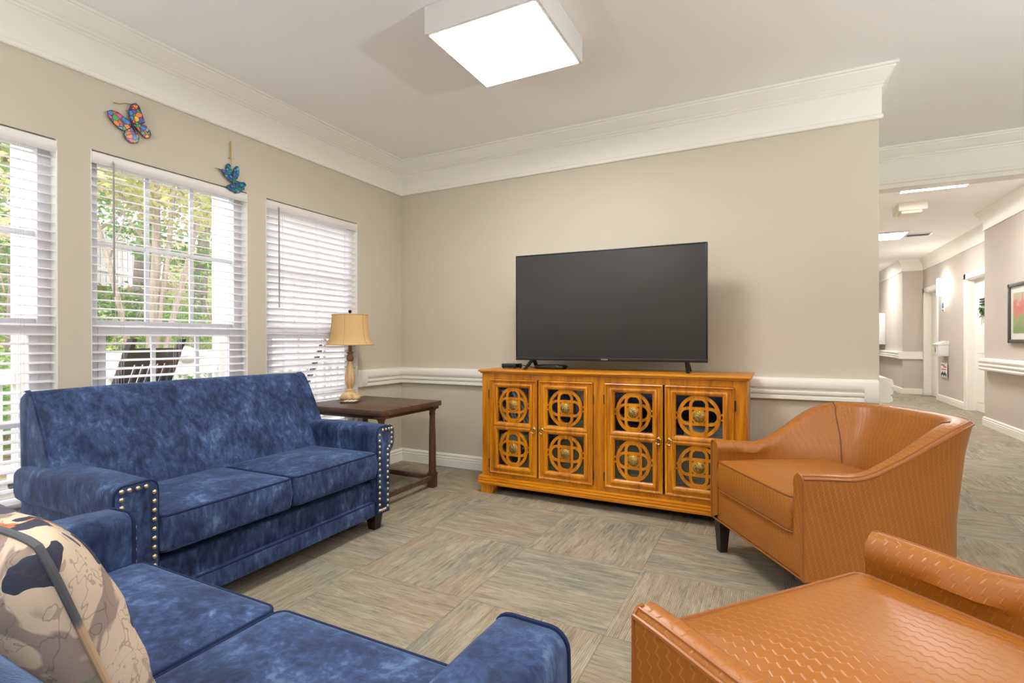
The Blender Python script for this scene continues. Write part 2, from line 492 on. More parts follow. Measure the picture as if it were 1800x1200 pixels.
def puffy(bm, x0, x1, y0, y1, z0, z1, puff=.02, edge=.018, n=14, dip=None, uv=False, side=.006):
    """upholstered cushion: rounded box with a crowned top"""
    rings = []
    W, D = x1 - x0, y1 - y0
    levels = [(z0, edge), (z0 + edge * .3, edge * .3), (z0 + edge, 0), ((z0 + z1) / 2, -side), (z1 - edge, 0), (z1 - edge * .3, edge * .3), (z1, edge)]
    for z, ins in levels:
        rings.append(rrect(x0 + ins, x1 - ins, y0 + ins, y1 - ins, max(.012, .03 - ins * .5), z))
    N = len(rings[0])
    for f in (.93, .8, .6, .38, .18, .04):
        g = 1 - f
        zz = z1 + puff * (1 - f ** 2.2)
        rings.append([(x0 + W / 2 + (p[0] - x0 - W / 2) * f, y0 + D / 2 + (p[1] - y0 - D / 2) * f, zz) for p in rings[6]])
    V = loft(bm, rings, True)
    bm.faces.new(V[0]); bm.faces.new(V[-1])
    if uv: bm.normal_update(); boxuv(bm)

# ------------------------------------------------------------------ camera
cam = bpy.data.objects.new('camera', bpy.data.cameras.new('camera')); C.objects.link(cam)
F, YAW, PITCH, ROLL = 904.44, .4703, -.0012, -.0019
fw = Vector((-math.sin(YAW), math.cos(YAW), 0)); rt = Vector((math.cos(YAW), math.sin(YAW), 0)); up = Vector((0, 0, 1))
fw2 = fw * math.cos(PITCH) + up * math.sin(PITCH); up2 = up * math.cos(PITCH) - fw * math.sin(PITCH)
rt2 = rt * math.cos(ROLL) + up2 * math.sin(ROLL); up3 = up2 * math.cos(ROLL) - rt * math.sin(ROLL)
mw = Matrix((rt2, up3, -fw2)).transposed().to_4x4(); mw.translation = (0, 0, 1.1)
cam.matrix_world = mw
cam.data.sensor_width = 36; cam.data.lens = F / 1800 * 36; cam.data.clip_start = .02; cam.data.clip_end = 200
bpy.context.scene.camera = cam

# ------------------------------------------------------------------ room shell
XL, YB, XE, ZC = -3.07, 3.783, .57, 2.74
XR, YR, YBM = 4.2, -3.0, 5.4
HX = 2.43
b = newbm(); box(b, XL - .12, XR + .1, YR - .1, 17.2, -.1, 0); struct('floor', b, M['carpet'])
b = newbm(); box(b, XL - .12, XR + .1, YR - .1, 17.2, ZC, ZC + .1); struct('ceiling', b, M['ceil'])
WIN = [(.352, 1.217), (1.353, 2.220), (2.358, 3.217)]; SILL, HEAD = .25, 2.073
b = newbm()
ys = [YR] + [y for w in WIN for y in w] + [YB]
box(b, XL - .12, XL, YR, YB, 0, SILL); box(b, XL - .12, XL, YR, YB, HEAD, ZC)
for i in range(0, len(ys), 2): box(b, XL - .12, XL, ys[i], ys[i + 1], SILL, HEAD)
struct('wall_left', b, M['wall'])
b = newbm(); box(b, XL - .12, XE, YB, YB + .14, 0, ZC); box(b, XE - .14, XE, YB + .14, YBM + .16, 0, ZC); struct('wall_back', b, M['wall'])
b = newbm(); box(b, XR, XR + .1, YR, YBM, 0, ZC); struct('wall_right', b, M['wall'])
b = newbm(); box(b, XL, XR, YR - .1, YR, 0, ZC); struct('wall_rear', b, M['wall'])
b = newbm(); box(b, XE - .14, XR + .1, YBM, YBM + .16, 2.40, ZC); struct('trim_1', b, M['trim'])
b = newbm(); box(b, HX + .0, XR + .1, YBM, YBM + .16, 0, 2.40); struct('wall_passage', b, M['hall'])
b = newbm(); box(b, HX, 2.95, YBM + .16, 8.69, 0, ZC); struct('wall_hall_right', b, M['hall'])
D1, D2 = (12.06, 12.92), (9.55, 10.42); DX = 2.70
b = newbm()
yy = [8.69, D2[0], D2[1], D1[0], D1[1], 13.06]
for i in range(0, 6, 2): box(b, DX, DX + .14, yy[i], yy[i + 1], 0, ZC)
for d in (D1, D2): box(b, DX, DX + .14, d[0], d[1], 2.05, ZC)
struct('wall_hall_doors', b, M['hall'])
b = newbm(); box(b, 2.36, 2.95, 13.06, 17, 0, ZC); struct('wall_hall_far', b, M['hall'])
b = newbm(); box(b, XE - .1, XE, YBM + .16, 17, 0, ZC); struct('wall_hall_left', b, M['hall'])
b = newbm(); box(b, XE - .1, 2.95, 17, 17.1, 0, ZC); struct('wall_hall_end', b, M['hall'])

CROWN = [(0, 2.435), (.014, 2.435), (.019, 2.441), (.019, 2.458), (.012, 2.466), (.012, 2.622), (.018, 2.626), (.02, 2.634), (.014, 2.638), (.024, 2.646), (.026, 2.654), (.034, 2.66),
         (.046, 2.676), (.06, 2.70), (.072, 2.712), (.074, 2.722), (.084, 2.724), (.086, ZC - .001), (0, ZC - .001)]
b = newbm(); sweep(b, [(XL, YR), (XL, YB), (XE, YB), (XE, YBM), (XR, YBM)], CROWN); struct('trim_2', b, M['trim'])
HC = [(0, 2.51), (.014, 2.51), (.014, 2.53), (.01, 2.535), (.014, 2.61), (.035, 2.66), (.06, 2.70), (.075, 2.72), (.082, ZC - .001), (0, ZC - .001)]
b = newbm(); sweep(b, [(2.36, 17), (2.36, 13.06), (DX, 13.06), (DX, 8.69), (HX, 8.69), (HX, YBM + .16)], HC); struct('trim_3', b, M['trim'])
BASE = [(0, 0), (.02, 0), (.02, .06), (.017, .064), (.02, .068), (.02, .08), (.015, .085), (.017, .09), (.017, .10), (.008, .113), (0, .114)]
b = newbm(); sweep(b, [(XL, YR), (XL, YB), (XE, YB), (XE, YBM)], BASE); struct('baseboard_left', b, M['trim'])
b = newbm(); sweep(b, [(2.36, 17), (2.36, 13.06), (DX, 13.06), (DX, D1[1] + .09)], BASE)
sweep(b, [(DX, D1[0] - .09), (DX, D2[1] + .09)], BASE); sweep(b, [(DX, D2[0] - .09), (DX, 8.69), (HX, 8.69), (HX, YBM + .16)], BASE); struct('baseboard_hall', b, M['trim'])
RAIL = [(0, .72), (.03, .72), (.036, .724), (.036, .742), (.030, .746), (.022, .75), (.03, .755), (.04, .76), (.042, .772), (.036, .778), (.024, .781), (.028, .79), (.044, .797), (.048, .806), (.048, .835), (.044, .846), (.03, .856), (0, .86)]
b = newbm(); sweep(b, [(XL, 3.29), (XL, YB), (.49, YB)], RAIL)
EB = [(0, .72), (.034, .72), (.04, .73), (.048, .82), (.044, .846), (.03, .858), (0, .86)]
sweep(b, [(XL, 3.222), (XL, 3.29)], EB); sweep(b, [(.49, YB), (.563, YB)], EB)
struct('trim_4', b, M['trim'])
HR = [(0, .715), (.06, .715), (.078, .724), (.082, .74), (.074, .757), (.066, .762), (.078, .768), (.084, .785), (.076, .803), (.068, .808), (.078, .814), (.084, .835), (.078, .858), (.06, .866), (0, .87)]
b = newbm(); sweep(b, [(XE, 3.86), (XE, YBM)], HR)
struct('trim_5', b, M['trim'])
b = newbm(); sweep(b, [(HX, 8.63), (HX, YBM + .2)], HR); struct('trim_6', b, M['trim'])
b = newbm(); sweep(b, [(2.36, 17), (2.36, 13.0)], HR); sweep(b, [(2.36, 13.06), (DX, 13.06)], [(0, .715), (.05, .715), (.05, .865), (0, .865)]); struct('trim_7', b, M['trim'])

# windows: frame, sashes, muntins, panes
def window(i, y0, y1):
    b = newbm(); x0, x1 = XL - .115, XL - .06
    fwid = .055
    box(b, x0, x1, y0, y0 + fwid, SILL, HEAD, .003); box(b, x0, x1, y1 - fwid, y1, SILL, HEAD, .003)
    box(b, x0, x1, y0, y1, HEAD - .05, HEAD, .003); box(b, x0, x1, y0, y1, SILL, SILL + .05, .003)
    o = struct('window_%d' % i, b, M['alu'])
    a0, a1 = y0 + fwid, y1 - fwid
    b = newbm(); box(b, x0 + .005, x0 + .035, a0, a1, 1.18, 1.212, .003); box(b, x0 + .025, x1 + .004, a0, a1, 1.135, 1.182, .003)
    for q in (.26, .74):
        yq = a0 + (a1 - a0) * q; box(b, x1, x1 + .012, yq - .022, yq + .022, 1.18, 1.192, .003)
    obj('meeting_rail', b, M['alu'], o)
    w = (a1 - a0 - .01) / 3
    b = newbm()
    for k in (1, 2):
        yk = a0 + .005 + w * k
        box(b, x0 + .012, x0 + .026, yk - .011, yk + .011, 1.2, HEAD - .05); box(b, x0 + .032, x0 + .046, yk + .01, yk + .032, SILL + .05, 1.14)
    box(b, x0 + .0135, x0 + .0245, a0, a1, 1.606, 1.630); box(b, x0 + .0335, x0 + .0445, a0, a1, .70, .722)
    obj('muntin', b, M['alu'], o)
    b = newbm(); box(b, x0 + .017, x0 + .021, a0, a1, 1.2, HEAD - .05); box(b, x0 + .037, x0 + .041, a0, a1, SILL + .05, 1.14)
    obj('window_pane', b, M['glass'], o, 0)
    b = newbm()
    box(b, x0 + .01, x1 + .006, a1 - .035, a1, SILL + .05, 1.15, .003); box(b, x0 + .01, x1 + .006, a0, a0 + .035, SILL + .05, 1.15, .003)
    box(b, x0 + .03, x1 + .006, a0, a1, SILL + .05, SILL + .09, .003)
    obj('sash', b, M['alu'], o)
    b = newbm()
    for yj in ((y0, y0 + .004), (y1 - .004, y1)): box(b, XL - .06, XL - .0005, *yj, SILL, HEAD)
    obj('window_jamb', b, M['trim'], o)
    b = newbm(); box(b, XL - .06, XL + .012, y0 - .0, y1 + .0, SILL - .02, SILL + .004, .004)
    obj('window_sill', b, M['trim'], o)
for i, (a, c) in enumerate(WIN): window(i + 1, a, c)

def blind(y0, y1, tilt, label, wand):
    t = thing('window_blind', label, 'blinds', (XL - .028, (y0 + y1) / 2, HEAD))
    h = (y1 - y0) / 2 - .006
    b = newbm()
    pr = [(.020, -.004), (.030, -.010), (.033, -.03), (.030, -.052), (.022, -.064), (.014, -.064), (.014, -.004)]
    prism(b, [(x, z) for x, z in pr], -h - .002, h + .002, 'y'); obj('valance', b, M['valance'], t)
    b = newbm(); box(b, -.03, .012, -h, h, -.05, -.006, .003); obj('head_rail', b, M['valance'], t)
    b = newbm(); L = HEAD - SILL - .06; n = int((L - .07) / .0448)
    z = -.085; ca, sa = math.cos(tilt), math.sin(tilt)
    for k in range(n):
        pts = []
        for q in range(5):
            u = -.025 + .0125 * q; crown = .0028 * (1 - (u / .025) ** 2)
            pts.append((u, crown))
        ring = [(u * ca - w * sa, u * sa + w * ca) for u, w in pts] + [(u * ca - (w - .0026) * sa, u * sa + (w - .0026) * ca) for u, w in pts[::-1]]
        prism(b, [(x - .004, zz + z) for x, zz in ring], -h, h, 'y')
        z -= .0448
    obj('slat_stack', b, M['slat'], t)
    b = newbm(); box(b, -.03, .022, -h, h, z + .01, z + .03, .004); obj('bottom_rail', b, M['valance'], t)
    b = newbm()
    for q in (-h + .13, 0, h - .13):
        for xx in (-.031, .023):
            tube(b, [(xx, q, -.05), (xx, q, z + .03)], .0009, 5)
            tube(b, [(xx, q + .012, -.05), (xx, q + .012, z + .03)], .0007, 5)
    obj('ladder_cord', b, M['cord'], t)
    b = newbm(); yw = -h + wand
    tube(b, [(.036, yw, -.045), (.037, yw + .001, -.4), (.036, yw + .002, -.74)], .0048, 6)
    tube(b, [(.026, yw, -.04), (.034, yw, -.036), (.036, yw, -.05)], .002, 6)
    obj('tilt_wand', b, M['wand'], t)
    return t
blind(*WIN[0], R(-9), 'white slatted blind with open slats, at the picture edge left of the butterfly', .13)
blind(*WIN[1], R(-9), 'white slatted blind with open slats, below the hanging butterfly and hummingbird', .09)
blind(*WIN[2], R(40), 'white slatted blind tilted nearly shut behind the table lamp', .09)

# ------------------------------------------------------------------ ceiling lights
def panel_light(name, label, x, y, z, s, h, m, grp):
    t = thing(name, label, 'ceiling light', (x, y, z), 0, grp)
    b = newbm(); box(b, -s, s, -s, s, -h, -.001, .004); obj('housing', b, M['housing'], t)
    b = newbm(); box(b, -s + .018, s - .018, -s + .018, s - .018, -h - .002, -h + .001); obj('diffuser', b, m, t, 0)
    return t
panel_light('ceiling_light', 'square surface-mounted ceiling light box glowing above the seating', -1.222, 2.358, ZC, .302, .14, M['panel'], None)
panel_light('ceiling_light', 'added unseen fill light box behind the camera near the windows', -1.222, -1.3, ZC, .302, .14, M['panel'], None)  # this and the next two: unseen boxes added to brighten the room
panel_light('ceiling_light', 'added unseen fill light box behind the camera away from the windows', 2.1, -1.0, ZC, .302, .14, M['panel'], None)
panel_light('ceiling_light', 'added unseen fill light box behind the camera in the middle of the row', .45, -1.2, ZC, .302, .14, M['panel'], None)  # added so surfaces facing the camera get more light
panel_light('ceiling_light', 'bright flat ceiling light in the hallway, the near one behind the header', 1.525, 6.72, ZC, .3, .02, M['hallpanel'], None)
panel_light('ceiling_light', 'bright flat ceiling light at the far end of the hallway by the vent', 1.52, 9.87, ZC, .3, .02, M['hallpanel'], None)
panel_light('ceiling_light', 'flat hallway ceiling light beyond the last door', 1.5, 14.0, ZC, .3, .02, M['hallpanel'], None)

# ------------------------------------------------------------------ sofas
def make_sofa(label):
    t = thing('velvet_sofa', label, 'sofa')
    HL = .745
    V, VD = M['velvet'], M['velvet_dark']
    # backrest with a raked front
    pr = [(.42, .36), (.485, .5), (.536, .62), (.582, .72), (.632, .815), (.657, .858), (.677, .884), (.702, .896), (.736, .893), (.764, .876), (.772, .85), (.762, .5), (.745, .1), (.45, .1)]
    b = newbm(); hb = .70
    xs = [-hb, -hb + .012] + [-hb + .03 + (2 * hb - .06) * k / 10 for k in range(11)] + [hb - .012, hb]
    rings = []
    for x in xs:
        e = abs(x) > hb - .005
        cyy, czz = .6, .5
        bulge = .004 * (1 - (x / hb) ** 2)
        rings.append([(x, (cyy + (y - cyy) * .95 if e else y) - (bulge if y < .6 else 0), (czz + (z - czz) * .975 if e else z) + (.008 * (1 - (x / hb) ** 2) if z > .85 else 0)) for y, z in pr])
    loft(b, rings, True, True); obj('backrest', b, V, t, 50)
    for s in (-1, 1):
        b = newbm(); tube(b, [(s * (hb - .008), y - .002, z + .002) for y, z in pr[1:9]], .0042, 6)
        obj('backrest_piping', b, V, t)
    for s in (-1, 1):
        def prof(g=0):
            P = [(.598, .095), (.598, .555)]
            for k in range(1, 6):
                a = R(180 - 90 * k / 5); P.append((.598 + .035 + .035 * math.cos(a), .567 + .035 * math.sin(a)))
            for k in range(0, 6):
                a = R(90 - 90 * k / 5); P.append((.712 + .033 * math.cos(a), .566 + .034 * math.sin(a)))
            P += [(.746, .50), (.74, .475), (.722, .457), (.706, .44), (.704, .3), (.703, .095)]
            cx, cz = .66, .35
            return [(s * (cx + (x - cx) * (1 - g * 3)), cz + (z - cz) * (1 - g)) for x, z in P]
        b = newbm()
        rings = []
        for y, g, dz in ((-.0, .012, 0), (.006, 0, 0), (.1, 0, .004), (.25, 0, .008), (.42, 0, .006), (.6, 0, .0), (.69, 0, -.004), (.71, .02, -.004)):
            rings.append([(x, y, z + (dz if z > .5 else 0)) for x, z in prof(g)])
        loft(b, rings, True, True); a = obj('arm', b, V, t, 50)
        pf = prof(.02)
        b = newbm(); prism(b, pf, -.012, .004, 'y', .004); obj('arm_front_panel', b, V, a, 50)
        pp = prof(.008)
        b = newbm(); tube(b, [(x, -.006, z) for x, z in pp], .0045, 6, True); obj('piping', b, VD, a)
        b = newbm()
        inn = s * .620; top = .578
        path = [(s * .615, z) for z in [.12 + .0335 * k for k in range(14)]] + [(s * (.615 + .0275 * k), .582) for k in range(1, 4)]
        path += [(s * .722, .582 - .028 * k) for k in range(0, 4)] + [(s * .700, .478), (s * .686, .462)] + [(s * .686, .43 - .0335 * k) for k in range(10)] + [(s * (.632 + .017 * k), .118) for k in range(3)]
        for x, z in path:
            lathe(b, [(.0085, 0), (.0078, .003), (.0052, .0055), (0, .0066)], 10, M4=Matrix.Translation((x, -.0122, z)) @ Matrix.Rotation(R(90), 4, 'X'))
        obj('nailhead_trim', b, M['nail'], a)
    b = newbm(); box(b, -.60, .60, .038, .11, .165, .276, .010, 3); obj('front_rail', b, V, t)
    b = newbm(); box(b, -.60, .60, .006, .09, .088, .172, .01, 3); o = obj('lower_band', b, V, t)
    b = newbm(); tube(b, [(-.6, .008, .172), (.6, .008, .172)], .0045, 6); obj('piping', b, VD, o)
    b = newbm(); box(b, -.70, .70, .09, .70, .10, .32); obj('deck', b, M['black_in'], t)
    for s in (-1, 1):
        x0, x1 = (.003, .594) if s > 0 else (-.594, -.003)
        b = newbm(); puffy(b, x0, x1, -.022, .50, .318, .462, .026, .016); c = obj('seat_cushion', b, V, t, 60)
        b = newbm()
        for z, i in ((.456, .004), (.324, .004)):
            tube(b, rrect(x0 + i, x1 - i, -.022 + i, .50 - i, .03, z), .0046, 6, True)
        obj('piping', b, VD, c)
    for x in (-.64, .64):
        for y in (.05, .64):
            b = newbm(); V4 = []
            loft(b, [[(x - .035, y - .035, .096), (x + .035, y - .035, .096), (x + .035, y + .035, .096), (x - .035, y + .035, .096)], [(x - .024, y - .024, 0), (x + .024, y - .024, 0), (x + .024, y + .024, 0), (x - .024, y + .024, 0)]], True, True)
            obj('leg', b, M['darkwood'], t, 20)
    return t
sofa = make_sofa('blue velvet two-seat sofa with nailhead arms standing against the windows')
sofa.location = (-2.03, 1.69, 0); sofa.rotation_euler = (0, 0, R(91.3)); sofa['group'] = 'blue velvet sofas'
dup(sofa, (-1.06, .83, 0), R(180), 'blue velvet two-seat sofa in the foreground holding the floral pillow')

# floral pillow leaning on the foreground sofa back
def pillow():
    b = newbm(); n = 28; S = .228
    def P(u, v, side):
        e = (1 - abs(u) ** 2.6) * (1 - abs(v) ** 2.6)
        th = .08 * max(0, e) ** .42
        pin = 1 - .07 * (1 - abs(v) ** 2) * abs(u) ** 3; pin2 = 1 - .07 * (1 - abs(u) ** 2) * abs(v) ** 3
        wr = .005 * math.sin(9 * u + 5 * v) * e + .006 * math.sin(16 * v - 4 * u) * e * abs(u) ** 2
        cr = 1 - .075 * (abs(u) * abs(v)) ** 5
        return (u * S * pin * cr, side * (th + wr), v * S * pin2 * cr)
    G = {}
    for side in (1, -1):
        for i in range(n + 1):
            for j in range(n + 1):
                u, v = -1 + 2 * i / n, -1 + 2 * j / n
                edge = i in (0, n) or j in (0, n)
                k = (i, j, 0 if edge else side)
                if k not in G: G[k] = b.verts.new(P(u, v, side) if not edge else P(u, v, 0))
        for i in range(n):
            for j in range(n):
                q = [(i, j), (i + 1, j), (i + 1, j + 1), (i, j + 1)]
                vs = []
                for (a, c) in q:
                    edge = a in (0, n) or c in (0, n); vs.append(G[(a, c, 0 if edge else side)])
                b.faces.new(vs)
    t = obj('throw_pillow', b, M['floral'], None, 180)
    b = newbm(); path = []
    for i in range(n): path.append(P(-1 + 2 * i / n, -1, 0))
    for i in range(n): path.append(P(1, -1 + 2 * i / n, 0))
    for i in range(n): path.append(P(1 - 2 * i / n, 1, 0))
    for i in range(n): path.append(P(-1, 1 - 2 * i / n, 0))
    tube(b, path, .0045, 8, True); obj('piping', b, M['floralpipe'], t)
    t.location = (-.955, .345, .668); t.rotation_euler = (R(19), 0, 0)
    return tag(t, 'cream floral throw pillow with dark piping on the foreground sofa', 'pillow')
pillow()

# ------------------------------------------------------------------ woven leather tub chairs
def make_chair(label):
    t = thing('tub_armchair', label, 'armchair')
    L = M['leather']
    HW, DP = .372, .80
    # footprint: front right corner, round the back, to the front left corner
    def foot(u):
        """u in 0..1 -> (x,y) on the outer outline, outward normal"""
        pts = OUT; k = u * (len(pts) - 1); i = min(int(k), len(pts) - 2); f = k - i
        return Vector(pts[i]).lerp(Vector(pts[i + 1]), f)
    raw = []
    for k in range(0, 7): raw.append((HW + .0 , .0 + .30 * k / 6))
    for k in range(1, 25):
        a = R(90 * k / 24); e = 2 / 3.4
        raw.append((HW * math.cos(a) ** e if k < 24 else 0, .30 + (DP - .30) * math.sin(a) ** e))
    OUT = raw + [(-x, y) for x, y in raw[-2::-1]]
    N = len(OUT)
    cum = [0]
    for i in range(1, N): cum.append(cum[-1] + (Vector(OUT[i]) - Vector(OUT[i - 1])).length)
    rings, uvs, topedge, inedge, lowedge = [], [], [], [], []
    seams = {}
    for i in range(N):
        p = Vector(OUT[i])
        tg = (Vector(OUT[min(i + 1, N - 1)]) - Vector(OUT[max(i - 1, 0)])).normalized(); nr = Vector((tg.y, -tg.x))
        if i <= 1: nr = Vector((1, 0))
        if i >= N - 2: nr = Vector((-1, 0))
        bk = sm(.22, .66, p.y)
        top = .578 + .192 * sm(.20, .70, p.y) - .012 * sm(.0, .25, p.y) * (1 - bk)
        th = .062 + .03 * bk
        flare = .05 * bk
        rec = .075 * bk          # inner face leans
        def at(o, z): q = p + nr * o; return (q.x, q.y, z)
        r = .026
        sec = [at(0, .17), at(.0, .24), at(.002, .36), at(flare * .25, .48), at(flare * .55, (.48 + top) / 2 + .01), at(flare * .95, top - .03), at(flare, top - .014), at(flare - .008, top - .003), at(flare - .02, top)]
        sec += [at(flare - th * .55, top + .004), at(flare - th + .014, top - .004), at(flare - th, top - .018), at(flare - th - .006, top - .05), at(-th - rec * .45, (.46 + top) / 2), at(-th - rec * .9, .47), at(-th - rec, .38), at(-th - rec, .20)]
        rings.append(sec); topedge.append(at(flare + .003, top - .012)); inedge.append(at(flare - .010, top - .010))
        lowedge.append(at(.001, .172)); seams[i] = sec[9:15]
        acc = 0; row = [(cum[i], 0)]
        for k in range(1, len(sec)):
            acc += (Vector(sec[k]) - Vector(sec[k - 1])).length; row.append((cum[i], acc))
        uvs.append(row)
    b = newbm(); loft(b, rings, False, False, uvs)
    b.verts.ensure_lookup_table()
    lay = b.loops.layers.uv.verify(); m = len(rings[0])
    # bulged front caps of the arms
    for s0 in (0, (N - 1) * m):
        vs = [b.verts[s0 + k] for k in range(m)]
        cc = sum((v.co for v in vs), Vector()) / m
        f = b.faces.new(vs)
        for lp in f.loops: lp[lay].uv = (lp.vert.co.x, lp.vert.co.z)
    o = obj('shell', b, L, t, 50)
    b = newbm()
    tube(b, topedge, .0042, 6); tube(b, [(x, y, z + .0075) for x, y, z in inedge], .0032, 6)
    for e in (0, N - 1):
        s = 1 if e == 0 else -1
        q = rings[e]
        tube(b, [(x, y - .002, z) for x, y, z in q[0:9]], .0042, 6)
    tube(b, lowedge, .0045, 6)
    obj('welt', b, M['welt'], t)
    for i in (15, N - 16):
        b = newbm(); tube(b, [Vector(q) + Vector((0, -.001, .0005)) for q in seams[i]], .0028, 6)
        obj('back_seam', b, M['seam'], o)
    b = newbm(); box(b, -HW + .04, HW - .04, .006, .06, .17, .338, .012, 3); b.normal_update(); boxuv(b); o = obj('front_rail', b, L, t)
    b = newbm(); tube(b, [(-HW, .004, .172), (HW, .004, .172)], .0045, 6); obj('welt', b, M['welt'], o)
    b = newbm(); box(b, -.30, .30, .05, .66, .175, .30); obj('deck', b, M['black_in'], t)
    # seat cushion
    x1 = HW - .066
    b = newbm(); puffy(b, -x1, x1, -.008, .60, .328, .484, .03, .02, uv=True); c = obj('seat_cushion', b, L, t, 60)
    b = newbm()
    for z in (.478, .335): tube(b, rrect(-x1 + .004, x1 - .004, -.004, .595, .03, z), .0045, 6, True)
    obj('welt', b, M['welt'], c)
    for x, y, lean in ((-.335, .04, 0), (.335, .04, 0), (-.26, .64, .03), (.26, .64, .03)):
        s = 1 if x > 0 else -1
        b = newbm(); w, v = .03, .019
        loft(b, [[(x - w, y - w, .18), (x + w, y - w, .18), (x + w, y + w, .18), (x - w, y + w, .18)], [(x - v + s * .004, y - v + lean, 0), (x + v + s * .004, y - v + lean, 0), (x + v + s * .004, y + v + lean, 0), (x - v + s * .004, y + v + lean, 0)]], True, True)
        obj('leg', b, M['darkwood'], t, 20)
    return t
ch = make_chair('woven orange leather tub armchair in front of the wooden cabinet'); ch['group'] = 'orange tub armchairs'
ch.location = (-.095, 2.585, 0); ch.rotation_euler = (0, 0, math.atan2(-.531, -.847) + R(90))
c2 = dup(ch, (.008, 1.246, 0), math.atan2(.576, -.817) + R(90), 'woven orange leather tub armchair in the foreground, cut off by the picture edge')
c2.scale = (1.075, 1.075, 1.075)
for o in c2.children:                       # its loose cushion sits a little askew
    if o.name.startswith('seat_cushion'): o.rotation_euler = (0, 0, R(-5)); o.location = (0, -.03, .014)

# ------------------------------------------------------------------ side table, lamp, coaster
t = thing('side_table', 'dark walnut square end table with column legs beside the blue sofa', 'table', (-2.627, 2.903, 0))
hx, hy = .382, .333
b = newbm(); box(b, -hx, hx, -hy, hy, .612, .65, .004); obj('tabletop', b, M['table'], t)
b = newbm()
for s in (-1, 1):
    box(b, -hx + .045, hx - .045, s * (hy - .05) - .012, s * (hy - .05) + .012, .585, .612); box(b, s * (hx - .05) - .012, s * (hx - .05) + .012, -hy + .045, hy - .045, .585, .612)
obj('apron', b, M['table'], t)
for sx in (-1, 1):
    for sy in (-1, 1):
        b = newbm(); x, y = sx * (hx - .05), sy * (hy - .05)
        box(b, x - .027, x + .027, y - .027, y + .027, 0, .115, .003)
        box(b, x - .031, x + .031, y - .031, y + .031, .098, .108, .002)
        lathe(b, [(.029, .115), (.03, .125), (.026, .135), (.0275, .15), (.027, .25), (.0245, .4), (.021, .52), (.0205, .545), (.024, .55), (.024, .558), (.021, .562), (.023, .575), (.031, .588), (.031, .592)], 20, (x, y, 0))
        box(b, x - .036, x + .036, y - .036, y + .036, .59, .612, .004)
        obj('leg', b, M['tablev'], t)
for nm, q in (('stretcher', ((-hx + .07, hx - .07, hy - .064, hy - .036), (-hx + .07, hx - .07, -hy + .036, -hy + .064), (hx - .064, hx - .036, -hy + .07, hy - .07), (-hx + .036, -hx + .064, -hy + .07, hy - .07))),):
    for x0, x1, y0, y1 in q:
        b = newbm(); box(b, x0, x1, y0, y1, .055, .09, .003); obj(nm, b, M['table'], t)

t = thing('table_lamp', 'cream table lamp with bell shade on the dark end table', 'lamp', (-2.945, 3.005, .65))
b = newbm(); lathe(b, [(0, 0), (.076, 0), (.08, .005), (.08, .02), (.075, .026), (.066, .028), (.064, .036), (.05, .048), (.03, .056), (.026, .062), (.029, .068), (.022, .076), (.02, .082)], 32); obj('base', b, M['lampbase'], t)
b = newbm(); lathe(b, [(.02, .08), (.026, .1), (.034, .125), (.037, .15), (.036, .18), (.031, .215), (.025, .25), (.02, .28), (.018, .295)], 64, flute=(.09, .27, 16, .05)); obj('column', b, M['lampbase'], t)
b = newbm(); lathe(b, [(.018, .293), (.024, .30), (.028, .315), (.026, .33), (.02, .345), (.018, .352), (.026, .358), (.024, .366), (.014, .37), (.013, .41), (.016, .414), (.0, .418)], 24); obj('neck', b, M['lampneck'], t)
b = newbm(); lathe(b, [(.004, .41), (.004, .66), (.003, .668), (.006, .67), (.012, .676), (.014, .684), (.009, .692), (0, .695)], 12); obj('finial', b, M['black'], t)
b = newbm()
prof = [(.182, .421), (.176, .428), (.163, .45), (.152, .48), (.1445, .52), (.1395, .57), (.1365, .61), (.135, .655)]
n = 48
for off in (0, -.0015):
    rr = [[((r + off) * math.cos(2 * PI * k / n), (r + off) * math.sin(2 * PI * k / n), z) for k in range(n)] for r, z in prof]
    loft(b, rr, True)
sh = obj('lamp_shade', b, M['shade'], t)
b = newbm()
for r, z in ((.182, .422), (.135, .654)): tube(b, [(r * math.cos(2 * PI * k / n), r * math.sin(2 * PI * k / n), z) for k in range(n)], .004, 6, True)
for k in range(6):
    a = R(60 * k - 62); tube(b, [(r * math.cos(a) * 1.004, r * math.sin(a) * 1.004, z) for r, z in prof], .0018, 5)
for k in range(3):
    a = R(120 * k); tube(b, [(0, 0, .645), (.134 * math.cos(a), .134 * math.sin(a), .65)], .002, 5)
obj('shade_trim', b, M['shadetrim'], sh)
t = thing('drink_coaster', 'small wooden coaster with pale pattern beside the lamp base', 'coaster', (-2.775, 2.835, .65), R(24))
b = newbm(); box(b, -.058, .058, -.058, .058, .0005, .011, .002); obj('board', b, M['tablev'], t)
b = newbm()
for k in range(9): lathe(b, [(.011, 0), (.010, .002), (0, .003)], 10, (-.03 + .03 * (k % 3), -.03 + .03 * (k // 3), .011))
obj('inlay', b, M['paper'], t)

